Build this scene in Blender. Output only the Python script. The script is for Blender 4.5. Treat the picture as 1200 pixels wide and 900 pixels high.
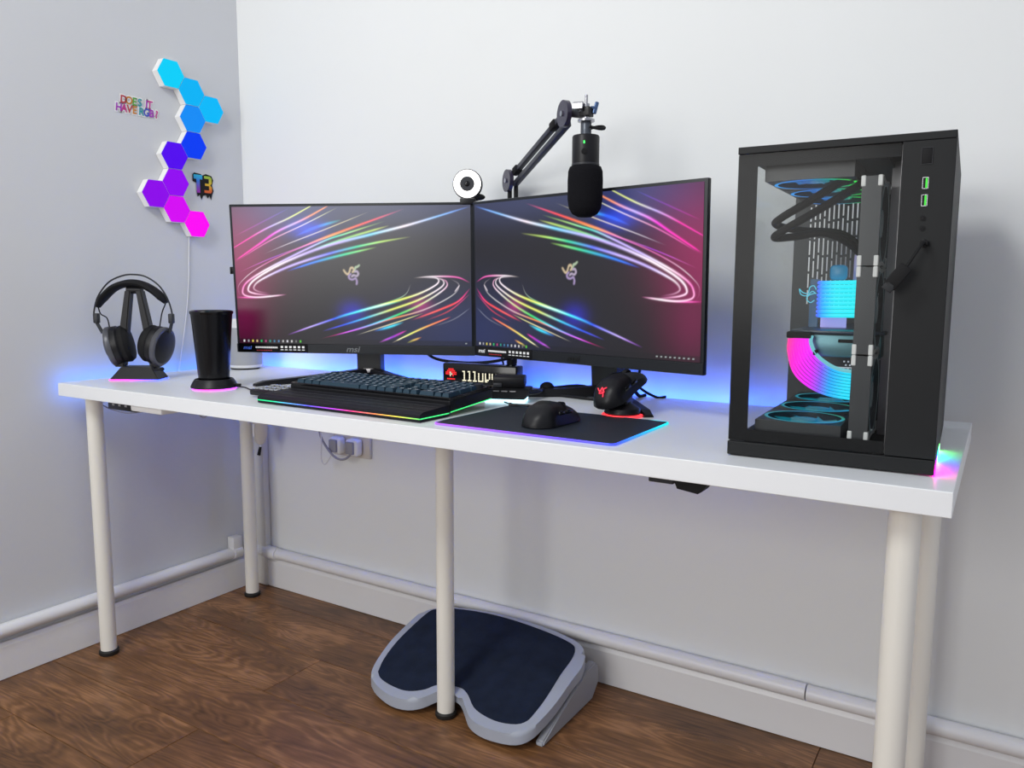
import bpy, bmesh, math, random
import numpy as np
from mathutils import Vector, Matrix, Euler
random.seed(7)
PI = math.pi
for o in list(bpy.data.objects): bpy.data.objects.remove(o)
S = bpy.context.scene
COL = S.collection

# ------------------------------------------------------------------ camera, world, light, exposure
cd = bpy.data.cameras.new('camera'); cam = bpy.data.objects.new('camera', cd); COL.objects.link(cam)
R = Vector((0.8481, 0.5298, 0.0041)); U = Vector((-0.0676, 0.1005, 0.9926)); F = Vector((-0.5255, 0.8421, -0.1210))
m = Matrix((R, U, -F)).transposed().to_4x4(); m.translation = Vector((2.0856, -1.7200, 0.9804))
cam.matrix_world = m
cd.sensor_width = 36; cd.sensor_fit = 'HORIZONTAL'; cd.lens = 922.9 * 36 / 1200; cd.clip_start = 0.02
S.camera = cam
w = bpy.data.worlds.new('world'); S.world = w; w.use_nodes = True
w.node_tree.nodes['Background'].inputs[0].default_value = (0.86, 0.90, 1.0, 1)
w.node_tree.nodes['Background'].inputs[1].default_value = 0.60
def area(name, loc, rot, sx, sy, power, color, spread=PI):
    l = bpy.data.lights.new(name, 'AREA'); l.shape = 'RECTANGLE'; l.size = sx; l.size_y = sy; l.energy = power; l.color = color; l.spread = spread
    o = bpy.data.objects.new(name, l); COL.objects.link(o); o.location = loc; o.rotation_euler = rot; return o
# daylight through the tall window in the front wall, behind and left of the camera
area('window_daylight', (0.95, -4.06, 1.50), (math.radians(90), 0, 0), 1.50, 1.50, 50, (1.0, 0.985, 0.95))
# ceiling light high in front of the desk
area('ceiling_light', (1.00, -2.05, 2.42), (math.radians(38), 0, 0), 0.60, 0.60, 22.5, (0.99, 1.0, 0.975))
vs = S.view_settings; vs.view_transform = 'Standard'; vs.look = 'None'; vs.exposure = 0.0; vs.gamma = 1.0; vs.use_curve_mapping = False

# ------------------------------------------------------------------ materials
MATS = {}
def sr(r, g, b):
    f = lambda c: (c / 255 / 12.92) if c / 255 <= 0.04045 else ((c / 255 + 0.055) / 1.055) ** 2.4
    return (f(r), f(g), f(b), 1)
def mat(name, col, rough=0.5, metal=0.0, bump=0.0, bscale=200.0, emit=None, estr=0.0, spec=0.5, var=0.0, vscale=3.0, coat=0.0):
    if name in MATS: return MATS[name]
    m = bpy.data.materials.new(name); m.use_nodes = True; n = m.node_tree.nodes; l = m.node_tree.links
    b = n['Principled BSDF']; b.inputs['Base Color'].default_value = col if len(col) == 4 else (*col, 1)
    b.inputs['Roughness'].default_value = rough; b.inputs['Metallic'].default_value = metal
    b.inputs['Specular IOR Level'].default_value = spec; b.inputs['Coat Weight'].default_value = coat
    tc = None
    if bump or var: tc = n.new('ShaderNodeTexCoord')
    if bump:
        t = n.new('ShaderNodeTexNoise'); t.inputs['Scale'].default_value = bscale; l.new(tc.outputs['Object'], t.inputs['Vector'])
        bp = n.new('ShaderNodeBump'); bp.inputs['Strength'].default_value = bump; bp.inputs['Distance'].default_value = 0.001
        l.new(t.outputs['Fac'], bp.inputs['Height']); l.new(bp.outputs['Normal'], b.inputs['Normal'])
    if var:
        t = n.new('ShaderNodeTexNoise'); t.inputs['Scale'].default_value = vscale; l.new(tc.outputs['Object'], t.inputs['Vector'])
        mx = n.new('ShaderNodeMixRGB'); c = b.inputs['Base Color'].default_value[:]
        mx.inputs[1].default_value = [v * (1 - var) for v in c[:3]] + [1]; mx.inputs[2].default_value = [min(1, v * (1 + var)) for v in c[:3]] + [1]
        l.new(t.outputs['Fac'], mx.inputs[0]); l.new(mx.outputs[0], b.inputs['Base Color'])
    if emit is not None:
        b.inputs['Emission Color'].default_value = emit if len(emit) == 4 else (*emit, 1); b.inputs['Emission Strength'].default_value = estr
    MATS[name] = m; return m
def vmat(name, strength, base=(0.01, 0.01, 0.01, 1), rough=0.4, spec=0.5):
    """emission whose colour comes from the mesh's colour attribute"""
    m = mat(name, base, rough, spec=spec); n = m.node_tree.nodes; l = m.node_tree.links
    a = n.new('ShaderNodeAttribute'); a.attribute_name = 'glow'; b = n['Principled BSDF']
    l.new(a.outputs['Color'], b.inputs['Emission Color']); b.inputs['Emission Strength'].default_value = strength
    return m
def glass_mat(name, tint, ior=1.5):
    m = bpy.data.materials.new(name); m.use_nodes = True; n = m.node_tree.nodes; l = m.node_tree.links
    n.remove(n['Principled BSDF']); out = n['Material Output']
    t = n.new('ShaderNodeBsdfTransparent'); t.inputs[0].default_value = tint
    g = n.new('ShaderNodeBsdfGlossy'); g.inputs['Roughness'].default_value = 0.20
    f = n.new('ShaderNodeFresnel'); f.inputs['IOR'].default_value = ior
    x = n.new('ShaderNodeMixShader'); gm = n.new('ShaderNodeNewGeometry'); iv = n.new('ShaderNodeMath'); iv.operation = 'SUBTRACT'; iv.inputs[0].default_value = 1.0; l.new(gm.outputs['Backfacing'], iv.inputs[1]); mu = n.new('ShaderNodeMath'); mu.operation = 'MULTIPLY'; l.new(f.outputs[0], mu.inputs[0]); l.new(iv.outputs[0], mu.inputs[1]); l.new(mu.outputs[0], x.inputs[0]); l.new(t.outputs[0], x.inputs[1]); l.new(g.outputs[0], x.inputs[2]); l.new(x.outputs[0], out.inputs[0])
    MATS[name] = m; return m

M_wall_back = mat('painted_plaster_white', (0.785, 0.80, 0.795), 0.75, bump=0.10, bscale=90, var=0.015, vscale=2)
M_wall_left = mat('painted_plaster_shaded', (0.64, 0.65, 0.67), 0.75, bump=0.10, bscale=90, var=0.015, vscale=2)  # left wall's shade put into the colour, darker copy of the white plaster
M_trim = mat('trim_gloss_white', (0.80, 0.80, 0.81), 0.35, var=0.02, vscale=6)
M_desk = mat('desk_white_laminate', (0.80, 0.82, 0.84), 0.33, bump=0.02, bscale=300)
M_leg = mat('leg_cream_metal', (0.78, 0.76, 0.70), 0.35)
M_black = mat('black_plastic', (0.008, 0.008, 0.010), 0.40, bump=0.05, bscale=900, spec=0.28)
M_matte = mat('black_matte', (0.007, 0.007, 0.008), 0.7, spec=0.25)
M_gloss = mat('black_gloss', (0.005, 0.005, 0.006), 0.14, spec=0.35)
M_case = mat('case_black_metal', (0.010, 0.011, 0.012), 0.5, bump=0.08, bscale=1500, spec=0.22)
M_dgrey = mat('dark_grey_plastic', (0.030, 0.032, 0.038), 0.45, spec=0.3)
M_grey = mat('grey_aluminium', (0.36, 0.35, 0.36), 0.35, metal=0.6)
M_steel = mat('steel', (0.42, 0.42, 0.45), 0.25, metal=1.0)
M_white = mat('white_plastic', (0.85, 0.85, 0.84), 0.4)
M_offw = mat('offwhite_plastic', (0.62, 0.58, 0.53), 0.45)
M_greyp = mat('speaker_fabric', (0.42, 0.43, 0.45), 0.8, bump=0.3, bscale=900)
M_rubber = mat('rubber_foot', (0.012, 0.011, 0.010), 0.6)
M_key = mat('keycap_plastic', (0.020, 0.048, 0.075), 0.38, spec=0.3)
M_foam = mat('foam', (0.008, 0.008, 0.010), 0.95, bump=1.0, bscale=500, spec=0.1)
M_rest = mat('footrest_grey_plastic', (0.36, 0.39, 0.46), 0.42, bump=0.1, bscale=700)
M_navy = mat('footrest_navy_carpet', (0.010, 0.016, 0.034), 0.95, bump=0.8, bscale=600, var=0.5, vscale=25, spec=0.2)
M_padm = mat('mouse_mat_surface', (0.012, 0.018, 0.028), 0.55, bump=0.2, bscale=1500)
M_cablew = mat('white_cable', (0.7, 0.7, 0.72), 0.5)
M_cableg = mat('grey_cable', (0.30, 0.30, 0.36), 0.5)
M_glass = glass_mat('case_glass', (0.93, 0.94, 0.94, 1), 1.20); M_glass_side = glass_mat('side_glass', (0.93, 0.94, 0.94, 1), 1.45)
M_vglow = vmat('led_glow', 6.0)
M_vsoft = vmat('led_soft', 1.0, (0.004, 0.004, 0.004, 1), 0.7, 0.08)
def glow(name, c, s): return mat(name, (0.02, 0.02, 0.02), 0.4, emit=c, estr=s)

# ------------------------------------------------------------------ mesh helpers
class B:
    def __init__(s): s.bm = bmesh.new()
    def _x(s, vs, M):
        if M is not None: bmesh.ops.transform(s.bm, matrix=M, verts=vs)
        return s
    def box(s, c, d, bev=0.0, M=None, seg=2):
        r = bmesh.ops.create_cube(s.bm, size=1.0); v = r['verts']
        bmesh.ops.scale(s.bm, vec=d, verts=v); bmesh.ops.translate(s.bm, vec=c, verts=v)
        if bev:
            e = list({e for x in v for e in x.link_edges})
            q = bmesh.ops.bevel(s.bm, geom=e, offset=bev, segments=seg, affect='EDGES', profile=0.5); v = list({x for f in q['faces'] for x in f.verts} | {x for x in v if x.is_valid})
        return s._x(v, M)
    def cyl(s, a, b, r0, r1=None, n=24, cap=True):
        a = Vector(a); b = Vector(b); r1 = r0 if r1 is None else r1; d = b - a
        r = bmesh.ops.create_cone(s.bm, cap_ends=cap, segments=n, radius1=r0, radius2=r1, depth=d.length)
        return s._x(r['verts'], Matrix.Translation((a + b) / 2) @ d.to_track_quat('Z', 'Y').to_matrix().to_4x4())
    def sphere(s, c, r, d=(1, 1, 1), n=20):
        q = bmesh.ops.create_uvsphere(s.bm, u_segments=n, v_segments=n // 2, radius=r)
        return s._x(q['verts'], Matrix.Translation(c) @ Matrix.Diagonal((*d, 1)))
    def lathe(s, prof, n=32, M=None):
        """prof: (r, z) pairs from bottom to top"""
        rings = []
        for r, z in prof:
            rings.append([s.bm.verts.new((max(r, 1e-5) * math.cos(2 * PI * i / n), max(r, 1e-5) * math.sin(2 * PI * i / n), z)) for i in range(n)])
        for A, C in zip(rings, rings[1:]):
            for i in range(n): s.bm.faces.new((A[i], A[(i + 1) % n], C[(i + 1) % n], C[i]))
        s.bm.faces.new(rings[0][::-1]); s.bm.faces.new(rings[-1])
        return s._x([v for r in rings for v in r], M)
    def prism(s, poly, z0, z1, M=None, bev=0.0):
        """poly: xy outline counter-clockwise"""
        lo = [s.bm.verts.new((x, y, z0)) for x, y in poly]; hi = [s.bm.verts.new((x, y, z1)) for x, y in poly]; n = len(poly)
        s.bm.faces.new(lo[::-1]); top = s.bm.faces.new(hi)
        for i in range(n): s.bm.faces.new((lo[i], lo[(i + 1) % n], hi[(i + 1) % n], hi[i]))
        vs = lo + hi
        if bev:
            q = bmesh.ops.bevel(s.bm, geom=list(top.edges), offset=bev, segments=3, affect='EDGES', profile=0.5)
            vs = list({x for f in q['faces'] for x in f.verts} | {x for x in vs if x.is_valid})
        return s._x(vs, M)
    def tube(s, pts, r, n=8, closed=False):
        P = [Vector(p) for p in pts]; rings = []; up = Vector((0, 0, 1)); N = len(P)
        rr = r if isinstance(r, (list, tuple)) else [r] * N
        prev = None
        for i, p in enumerate(P):
            a = P[i - 1] if (i or closed) else p; c = P[(i + 1) % N] if (i < N - 1 or closed) else p
            t = (c - a).normalized()
            if prev is None:
                x = t.cross(up)
                if x.length < 1e-3: x = t.cross(Vector((1, 0, 0)))
            else: x = prev - t * prev.dot(t)
            x.normalize(); prev = x; y = t.cross(x)
            rings.append([s.bm.verts.new(p + (x * math.cos(2 * PI * k / n) + y * math.sin(2 * PI * k / n)) * rr[i]) for k in range(n)])
        L = list(zip(rings, rings[1:])) + ([(rings[-1], rings[0])] if closed else [])
        for A, C in L:
            for k in range(n): s.bm.faces.new((A[k], A[(k + 1) % n], C[(k + 1) % n], C[k]))
        if not closed: s.bm.faces.new(rings[0][::-1]); s.bm.faces.new(rings[-1])
        return s
    def poly(s, P):
        s.bm.faces.new([s.bm.verts.new(p) for p in P]); return s
def cr(pts, k=8):
    """Catmull-Rom through points"""
    P = [Vector(p) for p in pts]; P = [2 * P[0] - P[1]] + P + [2 * P[-1] - P[-2]]; out = []
    for i in range(1, len(P) - 2):
        for j in range(k):
            t = j / k; a, b, c, d = P[i - 1:i + 3]
            out.append(0.5 * ((2 * b) + (c - a) * t + (2 * a - 5 * b + 4 * c - d) * t * t + (3 * b - a - 3 * c + d) * t ** 3))
    out.append(P[-2]); return out
def obj(name, b, m, parent=None, smooth=True, loc=None, rot=None, ang=35):
    me = bpy.data.meshes.new(name); bm = b.bm if isinstance(b, B) else b
    bmesh.ops.recalc_face_normals(bm, faces=bm.faces[:]); bm.to_mesh(me); bm.free()
    if smooth:
        for p in me.polygons: p.use_smooth = True
        try: me.set_sharp_from_angle(angle=math.radians(ang))
        except Exception: pass
    if m: me.materials.append(m)
    o = bpy.data.objects.new(name, me); COL.objects.link(o)
    if parent: o.parent = parent
    if loc is not None: o.location = loc
    if rot is not None: o.rotation_euler = rot
    return o
def thing(name, label, cat, loc=(0, 0, 0), rz=0, group=None):
    o = bpy.data.objects.new(name, None); COL.objects.link(o); o.location = loc; o.rotation_euler = (0, 0, rz); o.empty_display_size = 0.02
    return tag(o, label, cat, group)
def tag(o, label, cat, group=None):
    o['label'] = label; o['category'] = cat
    if group: o['group'] = group
    return o
def struct(o): o['kind'] = 'structure'; return o
def colour(o, fn):
    """colour attribute 'glow' from the local position"""
    me = o.data; a = me.color_attributes.new('glow', 'FLOAT_COLOR', 'POINT')
    for i, v in enumerate(me.vertices): a.data[i].color = (*fn(v.co)[:3], 1)
    return o
def ramp(stops, t):
    t = min(max(t, stops[0][0]), stops[-1][0])
    for (a, c), (b, d) in zip(stops, stops[1:]):
        if t <= b:
            k = (t - a) / (b - a + 1e-9); return [x + (y - x) * k for x, y in zip(c, d)]
    return stops[-1][1]
def text_mesh(name, s, size, m, parent=None, M=None, extrude=0.0004, offset=0.0, shear=0.0, xs=1.0, align='CENTER'):
    c = bpy.data.curves.new(name, 'FONT'); c.body = s; c.size = size; c.extrude = extrude; c.offset = offset; c.shear = shear; c.align_x = align; c.align_y = 'CENTER'; c.resolution_u = 3
    t = bpy.data.objects.new('tmp', c); COL.objects.link(t)
    dg = bpy.context.evaluated_depsgraph_get(); me = bpy.data.meshes.new_from_object(t.evaluated_get(dg)); me.name = name
    bpy.data.objects.remove(t); bpy.data.curves.remove(c)
    me.transform(Matrix.Diagonal((xs, 1, 1, 1)))
    if M is not None: me.transform(M)
    me.materials.clear(); me.materials.append(m)
    o = bpy.data.objects.new(name, me); COL.objects.link(o)
    if parent: o.parent = parent
    return o
RX = Matrix.Rotation(PI / 2, 4, 'X')      # text in the xz plane, facing -y
CY = 0.558                                # yaw at which local x runs along the camera's right

# ------------------------------------------------------------------ floor: planks along x, joints recessed
fl = B(); fl.box((1.5, -1.98, -0.020), (3.2, 4.2, 0.02))
floor = struct(obj('floor', fl, mat('underlay', (0.02, 0.012, 0.008), 0.9), smooth=False))
def wood():
    m = bpy.data.materials.new('oak_laminate'); m.use_nodes = True; n = m.node_tree.nodes; l = m.node_tree.links; b = n['Principled BSDF']
    tc = n.new('ShaderNodeTexCoord'); oi = n.new('ShaderNodeObjectInfo')
    add = n.new('ShaderNodeVectorMath'); add.operation = 'ADD'
    cmb = n.new('ShaderNodeCombineXYZ')
    mu = n.new('ShaderNodeMath'); mu.operation = 'MULTIPLY'; mu.inputs[1].default_value = 37.0; l.new(oi.outputs['Random'], mu.inputs[0])
    l.new(mu.outputs[0], cmb.inputs[0]); l.new(mu.outputs[0], cmb.inputs[1]); l.new(mu.outputs[0], cmb.inputs[2])
    l.new(tc.outputs['Object'], add.inputs[0]); l.new(cmb.outputs[0], add.inputs[1])
    mp = n.new('ShaderNodeMapping'); mp.inputs['Scale'].default_value = (1.6, 9.0, 1.0); l.new(add.outputs[0], mp.inputs[0])
    # cathedral grain: distorted noise -> sine bands
    n1 = n.new('ShaderNodeTexNoise'); n1.inputs['Scale'].default_value = 1.1; n1.inputs['Detail'].default_value = 2; n1.inputs['Distortion'].default_value = 0.6; l.new(mp.outputs[0], n1.inputs['Vector'])
    m1 = n.new('ShaderNodeMath'); m1.operation = 'MULTIPLY'; m1.inputs[1].default_value = 130; l.new(n1.outputs['Fac'], m1.inputs[0])
    m2 = n.new('ShaderNodeMath'); m2.operation = 'SINE'; l.new(m1.outputs[0], m2.inputs[0])
    m3 = n.new('ShaderNodeMapRange'); m3.inputs[1].default_value = -1; m3.inputs[2].default_value = 1; m3.inputs[3].default_value = 0.0; m3.inputs[4].default_value = 0.14; l.new(m2.outputs[0], m3.inputs[0])
    mpf = n.new('ShaderNodeMapping'); mpf.inputs['Scale'].default_value = (7, 110, 1); l.new(add.outputs[0], mpf.inputs[0])
    n2 = n.new('ShaderNodeTexNoise'); n2.inputs['Scale'].default_value = 1.5; n2.inputs['Detail'].default_value = 4; l.new(mpf.outputs[0], n2.inputs['Vector'])
    mpc = n.new('ShaderNodeMapping'); mpc.inputs['Scale'].default_value = (2.2, 5.5, 1); l.new(add.outputs[0], mpc.inputs[0])
    n3 = n.new('ShaderNodeTexNoise'); n3.inputs['Scale'].default_value = 1.6; n3.inputs['Detail'].default_value = 5; n3.inputs['Roughness'].default_value = 0.6; l.new(mpc.outputs[0], n3.inputs['Vector'])
    a1 = n.new('ShaderNodeMath'); a1.operation = 'MULTIPLY_ADD'; a1.inputs[1].default_value = 0.42; l.new(n2.outputs['Fac'], a1.inputs[0]); l.new(m3.outputs[0], a1.inputs[2])
    a2 = n.new('ShaderNodeMath'); a2.operation = 'MULTIPLY_ADD'; a2.inputs[1].default_value = 0.98; l.new(n3.outputs['Fac'], a2.inputs[0]); l.new(a1.outputs[0], a2.inputs[2])
    rp = n.new('ShaderNodeValToRGB'); e = rp.color_ramp.elements
    e[0].position = 0.42; e[0].color = (0.040, 0.0175, 0.0075, 1); e[1].position = 1.15; e[1].color = (0.36, 0.175, 0.075, 1)
    q = e.new(0.80); q.color = (0.190, 0.086, 0.033, 1)
    l.new(a2.outputs[0], rp.inputs[0]); l.new(rp.outputs[0], b.inputs['Base Color'])
    b.inputs['Roughness'].default_value = 0.36; b.inputs['Specular IOR Level'].default_value = 0.32
    bp = n.new('ShaderNodeBump'); bp.inputs['Strength'].default_value = 0.25; bp.inputs['Distance'].default_value = 0.0006; l.new(n2.outputs['Fac'], bp.inputs['Height']); l.new(bp.outputs[0], b.inputs['Normal'])
    return m
M_wood = wood()
pw = 0.190
joints = {-0.116 + 0.19: [1.81], -0.116: [1.02], -0.306: [0.61, 1.82], -0.496: [1.33], -0.686: [0.62, 1.85], -0.876: [0.21, 1.45], -1.066: [0.9, 2.1], -1.256: [0.4, 1.7]}
rows = sorted(joints)
for y1 in [r for r in rows] + [-1.446, -1.636, -1.826, -2.016, -2.206, -2.396, -2.586, -2.776, -2.966, -3.156, -3.346, -3.536, -3.726]:
    y0 = max(y1 - pw, -3.998); yy1 = min(y1, -0.002)
    xs = [0.0] + joints.get(y1, [random.uniform(0.5, 2.4)]) + [3.1]
    for a, c in zip(xs, xs[1:]):
        g = 0.0007; b = B(); b.box(((a + c) / 2, (y0 + yy1) / 2, -0.005), (c - a - 2 * g, yy1 - y0 - 2 * g, 0.010), bev=0.0009, seg=1)
        obj('plank', b, M_wood, floor, smooth=False)

# ------------------------------------------------------------------ walls, skirting, pipe trims, corner boxing, window
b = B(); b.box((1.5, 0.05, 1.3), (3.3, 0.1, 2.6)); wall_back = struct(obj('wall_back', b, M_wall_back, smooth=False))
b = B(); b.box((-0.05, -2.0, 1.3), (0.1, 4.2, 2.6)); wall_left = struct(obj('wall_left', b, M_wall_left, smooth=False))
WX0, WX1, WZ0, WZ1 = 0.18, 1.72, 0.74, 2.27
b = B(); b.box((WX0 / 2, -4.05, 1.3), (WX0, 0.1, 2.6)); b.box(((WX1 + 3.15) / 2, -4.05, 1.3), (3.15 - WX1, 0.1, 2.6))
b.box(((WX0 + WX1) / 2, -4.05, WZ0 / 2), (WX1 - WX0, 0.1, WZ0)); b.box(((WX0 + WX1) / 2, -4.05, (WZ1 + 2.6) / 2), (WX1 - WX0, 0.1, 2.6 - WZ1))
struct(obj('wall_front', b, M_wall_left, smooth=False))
b = B()
for x in (WX0 + 0.02, (WX0 + WX1) / 2, WX1 - 0.02): b.box((x, -4.02, (WZ0 + WZ1) / 2), (0.04, 0.04, WZ1 - WZ0 - 0.002))
for z in (WZ0 + 0.022, WZ1 - 0.022): b.box(((WX0 + WX1) / 2, -4.02, z), (WX1 - WX0 - 0.002, 0.036, 0.04))
struct(obj('window_1', b, M_trim, smooth=False))
def skirting(name, length, along_y):
    # profile: (depth, z), bevelled top
    pr = [(0, 0.0015), (0.018, 0.0015), (0.018, 0.084), (0.013, 0.094), (0.0, 0.094)]
    b = B(); n = len(pr)
    def P(d, z, t): return (d, -t, z) if along_y else (t, -d, z)
    A = [b.bm.verts.new(P(d, z, 0.002)) for d, z in pr]; C = [b.bm.verts.new(P(d, z, length)) for d, z in pr]
    for i in range(n): b.bm.faces.new((A[i], A[(i + 1) % n], C[(i + 1) % n], C[i]))
    b.bm.faces.new(A); b.bm.faces.new(C[::-1])
    return struct(obj(name, b, M_trim, smooth=False))
skirting('baseboard_back', 3.1, False); skirting('baseboard_left', 3.98, True)
# conduit pipes that sit on the skirting boards
pz = 0.1175; pr = 0.0175
b = B(); b.tube([(0.03, -0.0185, pz), (1.775, -0.0185, pz)], pr, 16); struct(obj('trim_1', b, M_trim))
b = B(); b.tube([(1.778, -0.0190, pz - 0.001), (3.1, -0.0190, pz - 0.001)], pr, 16); struct(obj('trim_2', b, M_trim))
b = B(); b.tube([(0.0185, -0.085, pz + 0.01), (0.0185, -3.3, pz + 0.01)], pr, 16); struct(obj('trim_3', b, M_trim))
# elbow fittings near the corner
b = B(); b.tube(cr([(0.020, -0.112, pz + 0.01), (0.020, -0.082, pz + 0.01)], 2), pr + 0.0025, 16); b.box((0.018, -0.098, pz + 0.04), (0.03, 0.034, 0.045), bev=0.003); struct(obj('trim_4', b, M_trim))
b = B(); b.tube([(0.082, -0.0215, pz), (0.130, -0.0215, pz)], pr + 0.003, 16); struct(obj('trim_5', b, M_trim))
# boxed-in riser in the corner
b = B(); b.box((0.039, -0.0125, 0.350), (0.078, 0.025, 0.699), bev=0.005); struct(obj('trim_6', b, mat('boxing_cream', (0.70, 0.69, 0.66), 0.75)))

# ------------------------------------------------------------------ desk
X0, X1, YF, YB, H, T = 0.0424, 2.0466, -0.6399, -0.0404, 0.735, 0.0331
desk = thing('desk', 'long white laminate desk on five round legs along the wall', 'desk', ((X0 + X1) / 2, (YF + YB) / 2, 0))
cx, cy = (X0 + X1) / 2, (YF + YB) / 2
b = B(); b.box((0, 0, H - T / 2), (X1 - X0, YB - YF, T), bev=0.0012); obj('tabletop', b, M_desk, desk, smooth=False)
def dleg(x, y):
    b = B(); b.cyl((0, 0, 0.012), (0, 0, H - T - 0.004), 0.0202, 0.0202, 40)
    l = obj('leg', b, M_leg, desk, loc=(x - cx, y - cy, 0))
    b = B(); b.lathe([(0.0235, 0.0), (0.0250, 0.003), (0.0250, 0.010), (0.0215, 0.0135)], 32); obj('rubber_foot', b, M_rubber, l)
    b = B(); b.box((0, 0, H - T - 0.002), (0.085, 0.085, 0.0036), bev=0.001); obj('mounting_plate', b, M_leg, l)
dleg(X0 + 0.0578, YF + 0.0587); dleg(X0 + 0.0578, YB - 0.0629); dleg(1.0516, -0.345); dleg(X1 - 0.0560, YF + 0.0587); dleg(X1 - 0.0560, YB - 0.0629)

# led strip stuck to the back and left edges of the desk
def strip(pts, col, strg, name):
    return
led = thing('led_strip', 'blue glowing LED strip along the hidden rear and left edges of the desk', 'light strip', (0, 0, 0))
b = B(); b.box((0.92, YB + 0.0025, H - 0.012), (1.70, 0.003, 0.010)); obj('strip_run', b, glow('led_blue', (0.03, 0.13, 1.0), 32), led, smooth=False)
b = B(); b.box((X0 - 0.0025, -0.34, H - 0.012), (0.003, 0.56, 0.010)); obj('strip_run', b, glow('led_azure', (0.03, 0.22, 1.0), 13), led, smooth=False)

# ------------------------------------------------------------------ screens: wallpaper as colours on a fine grid
GW, GH = 420, 236
def wallpaper():
    """works in the pixel frame of one zoomed view of the left screen, mapped to u,v"""
    def uv(x, y):
        v = (y - (93 - 0.016 * (x - 48))) / (652 - 0.0 * x); xl = 48 + 27 * v; xr = 1170 + 12 * v
        return (x - xl) / (xr - xl), v
    yy, xx = np.mgrid[0:GH, 0:GW]; u = xx / (GW - 1); v = yy / (GH - 1)
    img = np.zeros((GH, GW, 3))
    def g(cu, cv, su, sv): return np.exp(-((u - cu) / su) ** 2 - ((v - cv) / sv) ** 2)
    def L(r, gg, bb): return np.array(sr(r, gg, bb)[:3])
    img += L(22, 20, 26)
    img += g(0.0, 0.33, 0.17, 0.34)[..., None] * L(150, 12, 85) * 0.8
    img += g(0.22, 0.02, 0.22, 0.22)[..., None] * L(50, 60, 120) * 0.7
    img += g(0.75, 0.0, 0.45, 0.16)[..., None] * L(62, 72, 115) * 0.6
    img += g(1.0, 0.9, 0.35, 0.32)[..., None] * L(30, 44, 92) * 0.8
    img += g(0.03, 0.80, 0.10, 0.24)[..., None] * L(120, 0, 70)
    img += g(0.50, 0.76, 0.05, 0.07)[..., None] * L(30, 30, 190) * 0.7
    img += g(0.32, 0.16, 0.07, 0.06)[..., None] * L(10, 60, 220) * 0.8
    img += g(0.79, 0.71, 0.04, 0.05)[..., None] * L(190, 30, 120) * 0.6
    m = np.clip((v - 0.655) / 0.02, 0, 1)[..., None]; img = img * (1 - 0.45 * m * np.clip(1.6 - u * 6, 0, 1)[..., None])
    def streak(pts, cols, wd=1.1, I=1.0, taper=0.18):
        P = cr([(x, y, 0) for x, y in pts], 14); P = np.array([uv(p.x, p.y) for p in P]) * [GW - 1, GH - 1]
        d = np.r_[0, np.cumsum(np.hypot(*np.diff(P, axis=0).T))]; n = int(d[-1] / 0.45) + 2; s = np.linspace(0, d[-1], n)
        X = np.interp(s, d, P[:, 0]); Y = np.interp(s, d, P[:, 1]); T_ = s / d[-1]
        C = np.array([L(*c) for c in cols]); K = np.linspace(0, 1, len(cols))
        tp = np.clip(np.minimum(T_, 1 - T_) / taper, 0, 1)
        hw = 5; acc = np.zeros((GH + 2 * hw, GW + 2 * hw, 3))
        for x, y, t, a in zip(X, Y, T_, tp):
            ix, iy = int(round(x)), int(round(y))
            if not (0 <= ix < GW and 0 <= iy < GH): continue
            wl = wd * (0.42 + 0.62 * math.sin(PI * t) ** 0.8); ys, xs = np.mgrid[iy - hw:iy + hw + 1, ix - hw:ix + hw + 1]
            k = np.exp(-((xs - x) ** 2 + (ys - y) ** 2) / (wl * wl)) * a * I
            c = [np.interp(t, K, C[:, j]) for j in range(3)]
            sl = acc[iy:iy + 2 * hw + 1, ix:ix + 2 * hw + 1]; np.maximum(sl, k[..., None] * c, out=sl)
        acc = acc[hw:-hw, hw:-hw]; img[:] = img + acc * (1 - 0.75 * np.clip(img, 0, 1))
    mg, pk, wh = (255, 30, 170), (255, 120, 200), (255, 240, 250); cyn, grn, yel, org, red, blu, lav, vio = (70, 220, 255), (50, 230, 110), (240, 250, 110), (255, 150, 40), (255, 60, 40), (40, 90, 255), (200, 180, 255), (170, 50, 230)
    streak([(45, 290), (200, 200), (330, 140), (450, 75)], [mg, mg, lav, yel, yel], 1.3, 1.0, 0.05)
    streak([(62, 345), (180, 265), (270, 205), (400, 145), (520, 80)], [mg, mg, (255, 40, 220), lav, org, org], 1.7, 1.1, 0.06)
    streak([(60, 352), (230, 250), (400, 170), (560, 90)], [mg, pk, wh, yel], 0.9, .8)
    streak([(60, 230), (200, 160), (330, 95)], [mg, vio, blu], 0.9, .35)
    streak([(350, 228), (450, 185), (575, 148)], [blu, blu, (30, 220, 190)], 2.2, 1.0, 0.3)
    streak([(200, 312), (330, 258), (480, 200), (710, 108)], [(180, 170, 200), wh, (255, 240, 180), (180, 180, 150)], 0.8, .7)
    streak([(330, 300), (470, 240), (640, 178), (870, 95)], [vio, org, red, (160, 60, 120)], 1.5, 1.1)
    streak([(80, 400), (240, 330), (480, 240), (640, 185)], [pk, vio, org, yel], 0.8, .8)
    streak([(300, 505), (190, 518), (110, 512), (95, 485), (125, 440), (240, 370), (480, 252), (600, 210), (780, 152)], [wh, wh, pk, wh, lav, lav, (60, 220, 190), (190, 240, 120), (150, 200, 90)], 1.5, 1.1)
    streak([(240, 508), (150, 500), (122, 480), (160, 430), (300, 350), (500, 271), (720, 212), (900, 165), (1170, 82)], [pk, wh, wh, lav, lav, (120, 220, 255), wh, (130, 190, 250), (80, 120, 230)], 2.1, 1.1, 0.07)
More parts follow.
